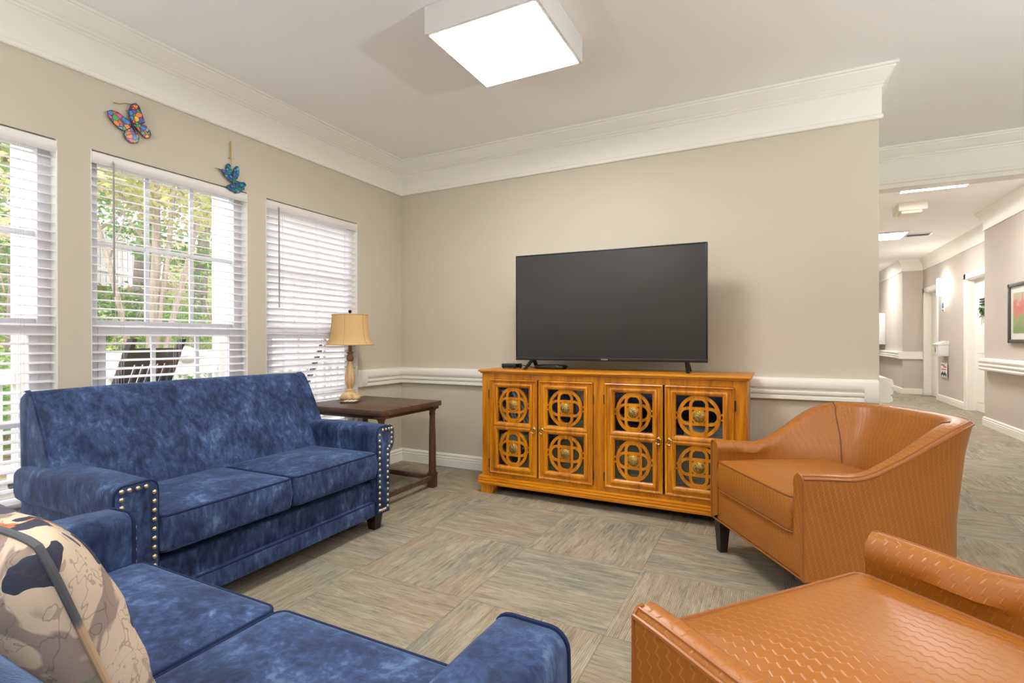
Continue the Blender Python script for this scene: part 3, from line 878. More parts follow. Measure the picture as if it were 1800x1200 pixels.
# ------------------------------------------------------------------ cabinet
YF = 3.25
t = thing('media_cabinet', 'honey-coloured wooden cabinet with four fretwork doors under the television', 'cabinet', (-1.016, YF, 0))
W = .88; DPT = .46
b = newbm()
box(b, -W - .025, W + .025, -.022, DPT + .01, .876, .893, .006); box(b, -W - .012, W + .012, -.012, DPT, .866, .877, .003)
obj('top', b, M['oakx'], t)
b = newbm()
box(b, -W, -W + .066, 0, .03, .12, .868); box(b, W - .066, W, 0, .03, .12, .868); box(b, -.037, .036, 0, .03, .12, .868)
box(b, -W, W, .001, .03, .828, .868); box(b, -W, W, .001, .03, .10, .15)
box(b, -W, -W + .02, .03, DPT, .08, .868); box(b, W - .02, W, .03, DPT, .08, .868)
obj('carcass', b, M['oak'], t)
b = newbm(); box(b, -W + .02, W - .02, DPT - .012, DPT, .08, .868); box(b, -W + .02, W - .02, .05, DPT - .012, .12, .135); box(b, -W + .02, W - .02, .022, DPT - .012, .487, .5); box(b, -.01, .01, .05, DPT - .012, .135, .868)
obj('interior', b, M['darkwood'], t)
b = newbm()
prism(b, [(-.03, .068), (-.03, .082), (-.024, .086), (-.026, .098), (-.014, .104), (-.016, .114), (-.002, .124), (.03, .124), (.03, .068)], -W - .022, W + .022, 'x')
for s in (-1, 1): box(b, s * W - .012, s * W + .022 * s if s > 0 else s * W + .012, -.02, DPT, .068, .12) if s > 0 else box(b, -W - .022, -W + .012, -.02, DPT, .068, .12)
obj('base_moulding', b, M['oakx'], t)
for sx in (-1, 1):
    for y0 in (-.012, DPT - .07):
        b = newbm(); pts = [(sx * (W + .005), 0), (sx * (W + .005), .07), (sx * (W - .13), .07), (sx * (W - .11), .045), (sx * (W - .095), .02), (sx * (W - .085), 0)]
        prism(b, pts, y0, y0 + .06, 'y'); obj('foot', b, M['oak'], t)
DOORS = [(-.813, -.440, 1), (-.428, -.040, -1), (.040, .408, 1), (.420, .813, -1)]
def mould(b, x0, x1, z0, z1, w, y0, y1, lip):
    """mitred picture-frame moulding"""
    pr = [(0, y0), (0, y1 + .004), (w * .3, y1), (w * .55, y1 + lip * .3), (w * .8, y1 + lip), (w, y0)]
    rings = []
    for (cx, cz, sx, sz) in ((x0, z0, 1, 1), (x1, z0, -1, 1), (x1, z1, -1, -1), (x0, z1, 1, -1)):
        rings.append([(cx + sx * o, y, cz + sz * o) for o, y in pr])
    rings.append(rings[0])
    V = [[b.verts.new(p) for p in r] for r in rings[:4]]
    n = len(pr)
    for i in range(4):
        A, B2 = V[i], V[(i + 1) % 4]
        for k in range(n):
            j = (k + 1) % n; b.faces.new((A[k], A[j], B2[j], B2[k]))
for di, (x0, x1, hs) in enumerate(DOORS):
    z0, z1 = .152, .826
    b = newbm()
    xa, xb = x0 + .064, x1 - .064
    P = [(.522, .768), (.212, .464)]
    box(b, x0, xa, -.004, .018, z0, z1); box(b, xb, x1, -.004, .018, z0, z1)
    box(b, xa, xb, -.004, .018, P[0][1], z1); box(b, xa, xb, -.004, .018, P[1][1], P[0][0]); box(b, xa, xb, -.004, .018, z0, P[1][0])
    mould(b, x0, x1, z0, z1, .018, 0, -.016, .008)
    for pz0, pz1 in P: mould(b, xa - .028, xb + .028, pz0 - .028, pz1 + .028, .028, -.003, -.018, .008)
    d = obj('door', b, M['oak'], t)
    for (pz0, pz1) in P:
        cx, cz = (xa + xb) / 2, (pz0 + pz1) / 2; rx, rz = (xb - xa) / 2, (pz1 - pz0) / 2
        r = min(rx, rz)
        b = newbm()
        ya, yb = -.002, .010
        annulus(b, cx, cz, rx - .009, rz + .006, .020, .020, ya, yb)
        stadium(b, cx, cz, .055, rz - .004 - .055, .017, ya - .002, yb, True)
        stadium(b, cx, cz, .055, rx - .014 - .055, .017, ya - .001, yb, False)
        annulus(b, cx, cz, .045, .045, .016, .016, ya - .003, yb)
        for s in (-1, 1):
            box(b, cx + s * (rx - .007) - .012, cx + s * (rx - .007) + .012, ya, yb, cz + .010, cz + .021); box(b, cx + s * (rx - .007) - .012, cx + s * (rx - .007) + .012, ya, yb, cz - .021, cz - .010)
            prism(b, [(cx - .045, cz + s * (rz + .003)), (cx + .045, cz + s * (rz + .003)), (cx + .026, cz + s * (rz - .026)), (cx - .026, cz + s * (rz - .026))], ya - .0005, yb, 'y')
        obj('fretwork', b, M['oak'], d)
        b = newbm(); lathe(b, [(.034, 0), (.034, .004), (.03, .008), (.024, .009), (.018, .012), (.008, .014), (0, .0145)], 28, M4=Matrix.Translation((cx, -.002, cz)) @ Matrix.Rotation(R(90), 4, 'X'))
        obj('medallion', b, M['medal'], d)
        b = newbm(); box(b, xa, xb, .0125, .0155, pz0, pz1); obj('glass_pane', b, M['cabglass'], d, 0)
    hx_ = (x1 - .026) if hs > 0 else (x0 + .026)
    b = newbm()
    lathe(b, [(.009, 0), (.009, .003), (.004, .006), (.004, .014), (0, .015)], 14, M4=Matrix.Translation((hx_, -.004, .497)) @ Matrix.Rotation(R(90), 4, 'X'))
    tube(b, [(hx_ + .019 * math.sin(a), -.016 - .003 * math.cos(a), .479 + .019 * math.cos(a)) for a in [2 * PI * k / 24 for k in range(24)]], .0032, 8, True)
    obj('ring_pull', b, M['brass'], d)
for x in (-.818, -.038, .036, .818):
    for z in (.22, .72):
        b = newbm(); tube(b, [(x, -.008, z - .03), (x, -.008, z + .03)], .004, 8); obj('hinge', b, M['black'], t)

# things seen through the glass
CX, CY = -1.016, YF
def vcase(x, z, h, lean, m, lab, grp, y=.022):
    b = newbm(); mt = Matrix.Translation((x, 0, z)) @ Matrix.Rotation(lean, 4, 'Y')
    box(b, -.0065, .0065, 0, .135, 0, h, .001, 1, mt); o = obj('disc_case', b, m, None, 20, (CX, CY + y, 0)); tag(o, lab, 'disc case', grp)
cols = [M['paper'], M['grey'], M['ink'], M['paper'], M['paper'], M['ink'], M['paper'], M['grey'], M['paper']]
for k in range(9):
    vcase(-.70 + .027 * k,   .5025, .265, R(-24), cols[k], 'disc case leaning in a row behind the upper glass of the leftmost cabinet door', 'disc cases in the cabinet')
b = newbm()
for k in range(3): box(b, -.11 + .004 * k, .10 - .003 * k, 0, .24, .018 * k, .018 * k + .016, .002)
o = obj('paper_stack', b, M['paper'], None, 20, (CX - .64, CY + .03, .378)); tag(o, 'white stack of flat boxes behind the lower glass of the leftmost cabinet door', 'paper stack')
b = newbm(); box(b, -.17, .17, 0, .26, 0, .24, .006); o = obj('storage_box', b, M['ink'], None, 20, (CX - .63, CY + .03, .1355)); tag(o, 'dark storage box under the white stack inside the cabinet', 'box')
t = thing('printed_leaflet', 'white printed leaflet standing behind the rightmost cabinet door glass', 'leaflet', (CX + .645, CY + .03, .5))
mt = Matrix.Rotation(R(-14), 4, 'X')
b = newbm(); box(b, -.12, .115, 0, .004, .001, .11, 0, 1, mt); obj('sheet', b, M['paper'], t)
b = newbm()
box(b, -.005, .06, -.001, .0, .075, .098, 0, 1, mt)
for k in range(5): box(b, .0, .1 - .012 * (k % 2), -.001, .0, .02 + .01 * k, .024 + .01 * k, 0, 1, mt)
obj('print', b, M['grey'], t)

# ------------------------------------------------------------------ television and boxes
t = thing('television', 'large black flat-screen television standing on the wooden cabinet', 'television', (-1.036, 3.45, .893), math.atan2(.06, 1.32))
hw = .664; z0, z1 = .066, .833
b = newbm(); box(b, -hw, hw, -.012, .022, z0, z1, .004); box(b, -hw + .12, hw - .12, .02, .065, z0 + .05, z1 - .3, .012); obj('body', b, M['black'], t)
b = newbm()
box(b, -hw, hw, -.017, -.010, z0, z0 + .022, .002); box(b, -hw, hw, -.016, -.010, z1 - .009, z1, .002); box(b, -hw, -hw + .010, -.016, -.010, z0, z1, .002); box(b, hw - .010, hw, -.016, -.010, z0, z1, .002)
obj('bezel', b, M['bezel'], t)
b = newbm(); box(b, -hw + .010, hw - .010, -.0135, -.011, z0 + .022, z1 - .009); obj('screen', b, M['screen'], t, 0)
b = newbm()
for k in range(4): box(b, -.022 + .012 * k, -.014 + .012 * k, -.0182, -.0168, z0 + .007, z0 + .015)
obj('badge', b, M['silver'], t)
for sx in (-1, 1):
    b = newbm(); x = sx * .535
    for y1, xo in ((-.105, .02), (.12, .012)):
        ring0 = [(x - .013, .0, z0 + .012), (x + .013, .0, z0 + .012), (x + .013, .022, z0 + .012), (x - .013, .022, z0 + .012)]
        ring1 = [(x + sx * xo - .011, y1 - .011, .001), (x + sx * xo + .011, y1 - .011, .001), (x + sx * xo + .011, y1 + .011, .001), (x + sx * xo - .011, y1 + .011, .001)]
        loft(b, [ring0, ring1], True, True)
    obj('stand_foot', b, M['black'], t, 20)
t = thing('set_top_box', 'small black set-top box with cable at the left end of the cabinet top', 'set-top box', (-1.765, 3.47, .893), R(-4))
b = newbm(); box(b, -.062, .062, -.05, .05, .006, .036, .003)
obj('case', b, M['black'], t)
for x in (-.05, .05):
    for y in (-.04, .04):
        b = newbm(); lathe(b, [(.006, 0), (.006, .006)], 10, (x, y, 0)); obj('foot', b, M['black'], t)
b = newbm(); tube(b, [(.06, .0, .02), (.1, -.01, .024), (.14, .0, .02), (.19, .03, .006), (.24, .08, .004)], .003, 6); obj('cable', b, M['black'], t)
t = thing('media_player', 'flat oval black media player box beneath the television near its left foot', 'media player', (-1.455, 3.50, .893))
b = newbm()
P = [(.115 * math.copysign(abs(math.cos(a)) ** .5, math.cos(a)), .07 * math.copysign(abs(math.sin(a)) ** .5, math.sin(a))) for a in [2 * PI * k / 40 for k in range(40)]]
loft(b, [[(x * f, y * f, z) for x, y in P] for z, f in ((.001, .92), (.008, .95), (.014, 1), (.026, .98), (.032, .9), (.0335, .6))], True, True); obj('case', b, M['black'], t)
b = newbm(); loft(b, [[(x * 1.004, y * 1.004, z) for x, y in P] for z in (.0145, .018)], True, True); obj('band', b, M['green'], t)

# ------------------------------------------------------------------ hanging ornaments on the window wall
def ornament(nm, label, loc):
    return thing(nm, label, 'wall ornament', loc)
t = ornament('butterfly_ornament', 'multicoloured stained-glass butterfly hanging above the windows', (XL + .012, 1.532, 2.262))
def wing(pts, name, th=.003, rot=0):
    b = newbm(); prism(b, pts, 0, th, 'x', .0006, 1); o = obj(name, b, M['butterfly'], t, 20)
    b = newbm(); tube(b, [(th / 2, y, z) for y, z in pts], .0024, 6, True); obj('wing_border', b, M['plum'], o); return o
wing([(-.002, .004), (-.03, .018), (-.065, .036), (-.095, .035), (-.114, .022), (-.108, -.002), (-.088, -.026), (-.062, -.044), (-.036, -.05), (-.008, -.024)], 'wing').location.x = .002
wing([(-.004, -.018), (-.03, -.044), (-.036, -.066), (-.026, -.09), (.0, -.1), (.028, -.09), (.036, -.062), (.022, -.03), (.004, -.014)], 'wing')
wing([(.0, .004), (-.014, .03), (-.014, .07), (.0, .105), (.02, .118), (.034, .108), (.052, .06), (.062, .03), (.05, .022), (.02, .002)], 'wing').location.x = .004
wing([(.006, .0), (.04, .014), (.07, .016), (.09, -.004), (.096, -.026), (.086, -.044), (.066, -.052), (.046, -.036), (.02, -.012)], 'wing').location.x = .002
b = newbm(); tube(b, [(.006, -.006, .03), (.007, .0, .0), (.006, .012, -.03), (.005, .02, -.05)], [.002, .005, .004, .001], 8); obj('body', b, M['ink'], t)
b = newbm(); tube(b, [(.004, -.006, .028), (.004, -.022, .058), (.004, -.03, .062)], .0012, 5); tube(b, [(.004, -.006, .028), (.004, -.014, .06), (.004, -.02, .068)], .0012, 5); obj('antenna', b, M['ink'], t)
b = newbm(); tube(b, [(.003, .0, .106), (.003, -.03, .098), (.003, -.06, .082), (.003, -.085, .08)], .0022, 6); obj('hanging_cord', b, M['gold'], t)
t = ornament('hummingbird_ornament', 'blue and teal glass hummingbird hanging on a gold cord over the window', (XL + .012, 2.098, 2.155))
def bp(pts, name, m=M['bird'], x=0, th=.003):
    b = newbm(); prism(b, pts, x, x + th, 'x', .0005, 1); o = obj(name, b, m, t, 20)
    b = newbm(); tube(b, [(x + th / 2, y, z) for y, z in pts], .0018, 6, True); obj('dark_edge', b, M['navy'], o); return o
bp([(-.072, .006), (-.062, .016), (-.045, .012), (-.03, .0), (.0, -.012), (.03, -.03), (.05, -.045), (.04, -.052), (.01, -.05), (-.02, -.04), (-.045, -.022), (-.06, -.004)], 'body', x=.003, th=.006)
b = newbm(); tube(b, [(.005, -.07, .008), (.005, -.09, .01), (.005, -.112, .008)], [.003, .002, .0008], 6); obj('beak', b, M['ink'], t)
bp([(-.03, .0), (-.036, .03), (-.026, .06), (-.012, .064), (-.002, .05), (.006, .02), (.008, -.005), (-.01, -.012)], 'wing')
bp([(.01, -.01), (.014, .03), (.03, .06), (.044, .065), (.052, .045), (.05, .01), (.036, -.02), (.024, -.026)], 'wing', x=.004)
bp([(.026, -.03), (.008, -.056), (-.03, -.078), (-.026, -.09), (-.004, -.104), (.01, -.1), (.026, -.112), (.04, -.104), (.058, -.1), (.066, -.086), (.088, -.074), (.088, -.058), (.102, -.04), (.09, -.026), (.062, -.032)], 'tail', x=.002)
b = newbm(); tube(b, [(.003, .0, .04), (.003, .0, .2), (.003, -.004, .21), (.003, -.008, .2), (.003, -.002, .1)], .0018, 6); tube(b, [(.003, -.02, .1), (.003, .014, .1)], .0016, 6); obj('hanging_cord', b, M['gold'], t)

# ------------------------------------------------------------------ hallway
def hall_door(n, y0, y1):
    b = newbm(); x = DX + .10
    box(b, x, x + .04, y0 + .003, y1 - .003, .008, 2.048)
    o = struct('door_%d' % n, b, M['trim'])
    b = newbm(); w = y1 - y0
    for a0, a1 in ((.12, .46), (.54, .88)):
        for q0, q1 in ((.15, .75), (.9, 1.55), (1.68, 1.93)):
            box(b, x - .006, x + .001, y0 + w * a0, y0 + w * a1, q0, q1, .005, 1)
    obj('door_panel', b, M['trim'], o)
    b = newbm()
    for s, yy_ in ((-1, y0), (1, y1)):
        box(b, DX - .018, DX, min(yy_, yy_ + s * .085), max(yy_, yy_ + s * .085), 0, 2.135); box(b, DX - .002, DX + .14, yy_ - .012 if s > 0 else yy_, yy_ if s > 0 else yy_ + .012, 0, 2.05)
    box(b, DX - .018, DX, y0 - .085, y1 + .085, 2.05, 2.135); box(b, DX - .002, DX + .14, y0, y1, 2.038, 2.05)
    obj('door_casing', b, M['trim'], o)
hall_door(1, *D1); hall_door(2, *D2)
t = thing('wall_sconce', 'glowing white wall sconce between the two hallway doors', 'wall light', (DX, 11.5, 1.88))
b = newbm(); box(b, -.02, 0, -.05, .05, .04, .26, .003); obj('back_plate', b, M['housing'], t)
b = newbm(); lathe(b, [(.05, 0), (.056, .01), (.056, .29), (.05, .3)], 20, (-.075, 0, 0)); obj('lamp_shade', b, M['sconce'], t)
t = thing('room_sign', 'small blue and white house plaque below the hallway sconce', 'sign', (DX, 11.66, 1.6))
b = newbm(); box(b, -.008, 0, -.085, .085, 0, .2, .002); obj('plate', b, M['paper'], t)
b = newbm(); prism(b, [(-.05, .07), (.05, .07), (.05, .14), (.0, .185), (-.05, .14)], -.011, -.0075, 'x'); box(b, -.011, -.0075, -.06, .06, .02, .04); obj('house_symbol', b, M['blue'], t)
t = thing('mailbox', 'white wall mailbox with gold emblem between the hallway doors', 'mailbox', (DX, 11.5, .82))
b = newbm(); box(b, -.15, 0, -.17, .17, 0, .2, .006); obj('body', b, M['housing'], t)
b = newbm(); prism(b, [(0, .26), (-.05, .255), (-.165, .205), (-.165, .19), (0, .205)], -.178, .178, 'y'); obj('lid', b, M['housing'], t)
b = newbm(); prism(b, [(-.03, .12), (-.01, .06), (.012, .09), (.03, .12), (.012, .16), (-.01, .165)], -.156, -.149, 'x'); obj('emblem', b, M['gold'], t)
t = thing('paper_banner', 'small white and red paper hung under the hallway mailbox', 'banner', (DX, 11.52, .45))
b = newbm(); box(b, -.03, -.027, -.19, .19, 0, .25); obj('sheet', b, M['paper'], t)
b = newbm(); box(b, -.032, -.0295, -.16, .02, .17, .19); box(b, -.032, -.0295, -.05, .15, .2, .215); box(b, -.032, -.0295, -.14, .14, .125, .14); obj('red_print', b, M['red'], t)
b = newbm()
for k in range(5): lathe(b, [(.036, 0), (.03, .002), (0, .003)], 9, M4=Matrix.Translation((-.03, -.13 + .065 * k, .04 + .028 * (k % 2))) @ Matrix.Rotation(R(-90), 4, 'Y'))
obj('dark_print', b, M['ink'], t)
b = newbm(); tube(b, [(-.028, -.09, .25), (-.028, -.02, .37)], .003, 5); tube(b, [(-.028, .09, .25), (-.028, .02, .37)], .003, 5); obj('hanging_cord', b, M['cord'], t)
t = thing('door_wreath', 'small green door decoration with black top on the nearer hallway door', 'wreath', (DX + .094, 10.04, 1.55))
b = newbm()
for k in range(60):
    a = random.uniform(0, 2 * PI); r = random.uniform(0, .1)
    p = Vector((-.01 - random.uniform(0, .03), r * math.cos(a), r * math.sin(a) - .02))
    u = Vector((random.uniform(-.3, .3), random.uniform(-1, 1), random.uniform(-1, 1))).normalized() * .035; w = Vector((0, -u.z, u.y)) * .4
    b.faces.new([b.verts.new(p + q) for q in (-u, w, u, -w)])
obj('leaf_ball', b, M['leaf_dark'], t, 0)
b = newbm()
for k in range(3): box(b, -.02, -.001, -.1, .1, .07 + .04 * k, .092 + .04 * k, .002)
obj('black_bow', b, M['ink'], t)
b = newbm(); tube(b, [(-.01, -.02, -.1), (-.01, -.05, -.2)], .004, 5); tube(b, [(-.01, .02, -.1), (-.01, .04, -.22)], .004, 5); obj('ribbon', b, M['grey'], t)
t = thing('framed_picture', 'dark-framed red and green picture on the right hallway wall', 'picture', (HX, 7.42, 1.4))
b = newbm(); wz, wy = .335, .43
for z0_, z1_, y0_, y1_ in ((-wz, -wz + .04, -wy, wy), (wz - .04, wz, -wy, wy), (-wz, wz, -wy, -wy + .04), (-wz, wz, wy - .04, wy)): box(b, -.035, -.002, y0_, y1_, z0_, z1_, .004)
obj('frame', b, M['frame'], t)
b = newbm(); box(b, -.016, -.004, -wy + .035, wy - .035, -wz + .035, wz - .035); obj('mat_board', b, M['paper'], t)
b = newbm(); box(b, -.019, -.0155, -wy + .11, wy - .11, -wz + .11, wz - .11); obj('art_print', b, M['art'], t)
b = newbm(); box(b, -.024, -.022, -wy + .035, wy - .035, -wz + .035, wz - .035); obj('glass_pane', b, M['glass'], t, 0)
t = thing('wall_mounted_cabinet', 'slim white wall cabinet with black handle on the far hallway wall', 'wall cabinet', (2.355, 15.25, 1.0))
b = newbm(); box(b, -.14, 0, -.45, .45, 0, .74, .005); obj('body', b, M['housing'], t)
b = newbm(); box(b, -.145, -.139, .1, .16, .1, .62); tube(b, [(-.14, .14, .3), (-.17, .18, .3), (-.17, .18, .42), (-.14, .14, .42)], .008, 6); obj('handle', b, M['ink'], t)
t = thing('ceiling_vent', 'thin dark slotted air vent beside the far hallway light', 'vent', (2.0, 9.97, ZC))
b = newbm(); box(b, -.16, .16, -.1, .1, -.012, -.001, .002); obj('frame', b, M['housing'], t)
b = newbm()
for k in range(6): box(b, -.14, .14, -.08 + .028 * k, -.068 + .028 * k, -.014, -.011)
obj('slot', b, M['ink'], t)
t = thing('ceiling_box', 'beige box mounted on the hallway ceiling behind the near light', 'ceiling box', (1.475, 7.72, ZC))
b = newbm(); box(b, -.14, .14, -.14, .2, -.10, -.001, .006); obj('housing', b, M['beige'], t)
b = newbm(); box(b, -.11, .09, -.12, .14, -.13, -.099, .006); obj('cover', b, M['beige'], t)

# ------------------------------------------------------------------ porch and garden
b = newbm(); box(b, -5.7, XL - .12, -3, 6.25, -.16, -.04); o = struct('porch_floor', b, M['deck'])
b = newbm(); box(b, -4.0, XL - .12, -3, 6.5, 3.25, 3.38); box(b, -5.48, -5.36, -3, 6.2, 3.25, 3.4); o = struct('porch_roof', b, M['whitepaint'])
def post(x, y, label):
    t = thing('porch_post', label, 'post', (x, y, -.04), 0, 'porch posts')
    b = newbm(); box(b, -.065, .065, -.065, .065, 0, 3.29, .006); obj('shaft', b, M['whitepaint'], t)
    b = newbm(); box(b, -.085, .085, -.085, .085, 0, .14, .008); obj('base', b, M['whitepaint'], t)
    b = newbm(); box(b, -.085, .085, -.085, .085, 3.12, 3.28, .008); obj('capital', b, M['whitepaint'], t)
post(-5.42, 1.93, 'white square porch post seen through the picture-edge blind')
post(-5.42, 3.6, 'white square porch post seen through the middle blind')
post(-5.42, 5.6, 'white square porch post behind the tilted blind')
post(-5.42, .2, 'white square porch post beyond the picture edge')
t = thing('porch_railing', 'white porch railing with square balusters outside the windows', 'railing', (-5.42, 2.6, -.04))
b = newbm(); box(b, -.05, .05, -3.5, 4, .80, .92, .006); obj('top_rail', b, M['whitepaint'], t)
b = newbm(); box(b, -.03, .03, -3.5, 4, .10, .16, .004); obj('bottom_rail', b, M['whitepaint'], t)
b = newbm()
for k in range(58): box(b, -.02, .02, -3.45 + .13 * k, -3.41 + .13 * k, .15, .81)
obj('baluster_row', b, M['whitepaint'], t)
# white sack on the railing
b = newbm()
rr = []
for k in range(9):
    f = k / 8; y = -.28 + .56 * f; w = math.sin(PI * min(1, max(.06, f))) ** .6
    rr.append([(.09 * w * math.cos(2 * PI * q / 14), y, .075 * w * (1 + .25 * math.sin(3 * f * 5)) * math.sin(2 * PI * q / 14) + .075) for q in range(14)])
loft(b, rr, True, True); o = obj('white_cushion', b, M['whitepaint'], None, 60, (-5.42, 3.22, .885)); tag(o, 'crumpled white cushion lying on the porch railing', 'cushion')
def rocker(label):
    t = thing('rocking_chair', label, 'rocking chair', (0, 0, 0), 0, 'porch rocking chairs')
    K = M['rocker']; lean = .36
    for s in (-1, 1):
        b = newbm(); prism(b, [(s * .25, .06), (s * .29, .06), (s * .29, .45), (s * .25, .45)], -.24, -.2, 'y'); obj('front_leg', b, K, t)
        b = newbm()
        loft(b, [[(s * .27 - .022, .16 + lean * (z - .35) - .02 if z > .35 else .16 - .02, z), (s * .27 + .022, .16 + lean * (z - .35) - .02 if z > .35 else .14, z), (s * .27 + .022, .16 + lean * (z - .35) + .02 if z > .35 else .18, z), (s * .27 - .022, .16 + lean * (z - .35) + .02 if z > .35 else .18, z)] for z in (.06, .35, .8, 1.16)], True, True)
        obj('back_post', b, K, t)
        b = newbm()
        P = [(y, .02 + .16 * ((y) / .55) ** 2) for y in [-.42 + .1 * k for k in range(11)]]
        loft(b, [[(s * .27 - .018, y, z), (s * .27 + .018, y, z), (s * .27 + .018, y, z + .05), (s * .27 - .018, y, z + .05)] for y, z in P], True, True); obj('rocker', b, K, t)
        b = newbm(); box(b, s * .27 - .04, s * .27 + .04, -.3, .26, .60, .625, .006); obj('armrest', b, K, t)
        b = newbm(); box(b, s * .27 - .02, s * .27 + .02, -.23, -.2, .45, .6); obj('arm_support', b, K, t)
    b = newbm()
    for k in range(6): box(b, -.27, .27, -.25 + .075 * k, -.19 + .075 * k, .42, .44, .003)
    obj('seat', b, K, t)
    def bar(z0, z1):
        b = newbm(); y0 = .16 + lean * (z0 - .35); y1 = .16 + lean * (z1 - .35)
        loft(b, [[(-.26, y0 - .012, z0), (.26, y0 - .012, z0), (.26, y0 + .012, z0), (-.26, y0 + .012, z0)], [(-.26, y1 - .012, z1), (.26, y1 - .012, z1), (.26, y1 + .012, z1), (-.26, y1 + .012, z1)]], True, True); return b
    obj('top_rail', bar(.97, 1.09), K, t); obj('lower_rail', bar(.5, .56), K, t)
    for k in range(6):
        x = -.2 + .08 * k; b = newbm(); z0, z1 = .55, .98; y0 = .16 + lean * (z0 - .35); y1 = .16 + lean * (z1 - .35)
        loft(b, [[(x - .025, y0 - .008, z0), (x + .025, y0 - .008, z0), (x + .025, y0 + .008, z0), (x - .025, y0 + .008, z0)], [(x - .025, y1 - .008, z1), (x + .025, y1 - .008, z1), (x + .025, y1 + .008, z1), (x - .025, y1 + .008, z1)]], True, True)
        obj('back_slat', b, K, t)
    return t
rk = rocker('black wooden rocking chair seen through the middle blind')
rk.location = (-4.55, 2.06, -.04); rk.rotation_euler = (0, 0, math.atan2(-.45, -.9) + R(90))
dup(rk, (-4.55, 3.62, -.04), math.atan2(-.75, -.66) + R(90), 'black wooden rocking chair glimpsed through the tilted blind')

b = newbm(); box(b, -8.5, XL - .12, 6.6, 6.8, -.5, 4.2)
for k in range(22): prism(b, [(6.6, -.3 + .2 * k), (6.575, -.3 + .2 * k), (6.6, -.1 + .2 * k)], -8.5, XL - .12, 'x')
struct('wall_exterior_wing', b, M['whitepaint'])

# sloping ground
def gz(x, y):
    d = -5.7 - x
    return -.45 + (0 if d < 1.2 else (d - 1.2) * .30 + .25 * math.sin(d * .7 + y * .5) * min(1, d / 5))
b = newbm(); V = []
for i in range(31):
    x = -5.6 - i * .95
    V.append([b.verts.new((x, -14 + 2 * j, gz(x, -14 + 2 * j))) for j in range(27)])
for i in range(30):
    for j in range(26): b.faces.new((V[i][j], V[i][j + 1], V[i + 1][j + 1], V[i + 1][j]))
struct('garden_ground', b, M['soil'], None, 60)

def leaves(b, c, rad, n, size, flat=1.0):
    n, size = int(n * 2.4), size * .62
    for k in range(n):
        d = Vector((random.gauss(0, 1), random.gauss(0, 1), random.gauss(0, 1))).normalized() * random.uniform(.45, 1) ** .5
        p = Vector(c) + Vector((d.x * rad[0], d.y * rad[1], d.z * rad[2]))
        u = Vector((random.uniform(-1, 1), random.uniform(-1, 1), random.uniform(-.6, .6))).normalized()
        w = u.orthogonal().normalized(); w.rotate(Quaternion(u, random.uniform(0, 6.28)))
        s = size * random.uniform(.6, 1.3)
        b.faces.new([b.verts.new(p + q) for q in (-u * s, w * s * .45, u * s, -w * s * .45)])

def shrub(x, y, r, h, m, label, n=420, size=.07):
    z = gz(x, y)
    t = thing('garden_shrub', label, 'shrub', (x, y, z), 0)
    b = newbm()
    for k in range(4):
        leaves(b, (random.uniform(-.4, .4) * r, random.uniform(-.4, .4) * r, h * random.uniform(.45, .6)), (r * .75, r * .75, h * .5), n // 4, size)
    obj('foliage', b, M[m], t, 0)
    b = newbm()
    for k in range(5): tube(b, [(0, 0, -.1), (random.uniform(-.3, .3) * r, random.uniform(-.3, .3) * r, h * .7)], [.02, .008], 5)
    obj('stem', b, M['bark'], t)

def tree(x, y, trunks, m, mb, label, crowns, n=2600, size=.11):
    z = gz(x, y) - .1
    t = thing('garden_tree', label, 'tree', (x, y, z))
    b = newbm()
    for tr in trunks:
        tube(b, [p for p, r in tr], [r for p, r in tr], 10)
        for k in range(3):
            p0 = Vector(tr[-2][0]).lerp(Vector(tr[-1][0]), .3 * k); tube(b, [p0, p0 + Vector((random.uniform(-.7, .7), random.uniform(-.7, .7), random.uniform(.5, 1.2)))], [tr[-1][1] * .8, .01], 6)
    obj('trunk', b, M[mb], t)
    b = newbm()
    for c, rad in crowns: leaves(b, c, rad, n // len(crowns), size)
    obj('crown', b, M[m], t, 0)

def trunk(dx, dy, h, r0, r1):
    return [((0 + dx * .1, dy * .1, 0), r0), ((dx * .3, dy * .3, h * .3), r0 * .85), ((dx * .62, dy * .62 + .05, h * .62), (r0 + r1) / 2), ((dx, dy, h), r1)]
# position along a viewing bearing from the room: bearing in pixels of the photograph is only used to set out the garden plan
def plan(u, dist):
    d = fw + rt * ((u - 900) / F); return d.x * dist, d.y * dist
x, y = plan(262, 8.2)
tree(x, y, [trunk(.1, .05, 4.2, .085, .05), trunk(.5, .7, 4.4, .055, .03), trunk(-.5, -.75, 4.0, .05, .03), trunk(.2, .3, 4.4, .055, .03)], 'leaf_yellow', 'bark', 'multi-trunk pale barked tree in the middle of the garden view', [((.2, .2, 4.2), (1.5, 1.3, .9)), ((-.3, -1.2, 4.0), (1.5, 1.3, .9)), ((.2, .5, 3.8), (1.2, 1.1, .8))], 2400, .10)
x, y = plan(18, 8.0)
tree(x, y, [trunk(-.1, .2, 4.6, .1, .06), trunk(.4, .6, 4.4, .05, .03)], 'leaf_mid', 'darkbark', 'grey trunked tree seen through the picture-edge blind', [((0, .2, 3.6), (1.4, 1.4, 1.0)), ((.2, -1.0, 4.2), (1.3, 1.3, .9))], 1800, .10)
x, y = plan(245, 13); tree(x, y, [trunk(.2, .2, 5.5, .22, .12)], 'leaf_light', 'darkbark', 'tall grey trunked tree behind the pale multi-trunk tree', [((0, 0, 4.6), (2.6, 2.6, 1.6)), ((0, 2.4, 4.2), (2, 2, 1.4))], 3000, .15)
x, y = plan(350, 12); tree(x, y, [trunk(-.2, .3, 4.5, .16, .09)], 'leaf_mid', 'darkbark', 'leafy green tree rising on the slope by the middle post', [((0, 0, 3.0), (2.0, 2.0, 1.6)), ((.4, 1.5, 3.8), (1.6, 1.6, 1.2))], 3200, .13)
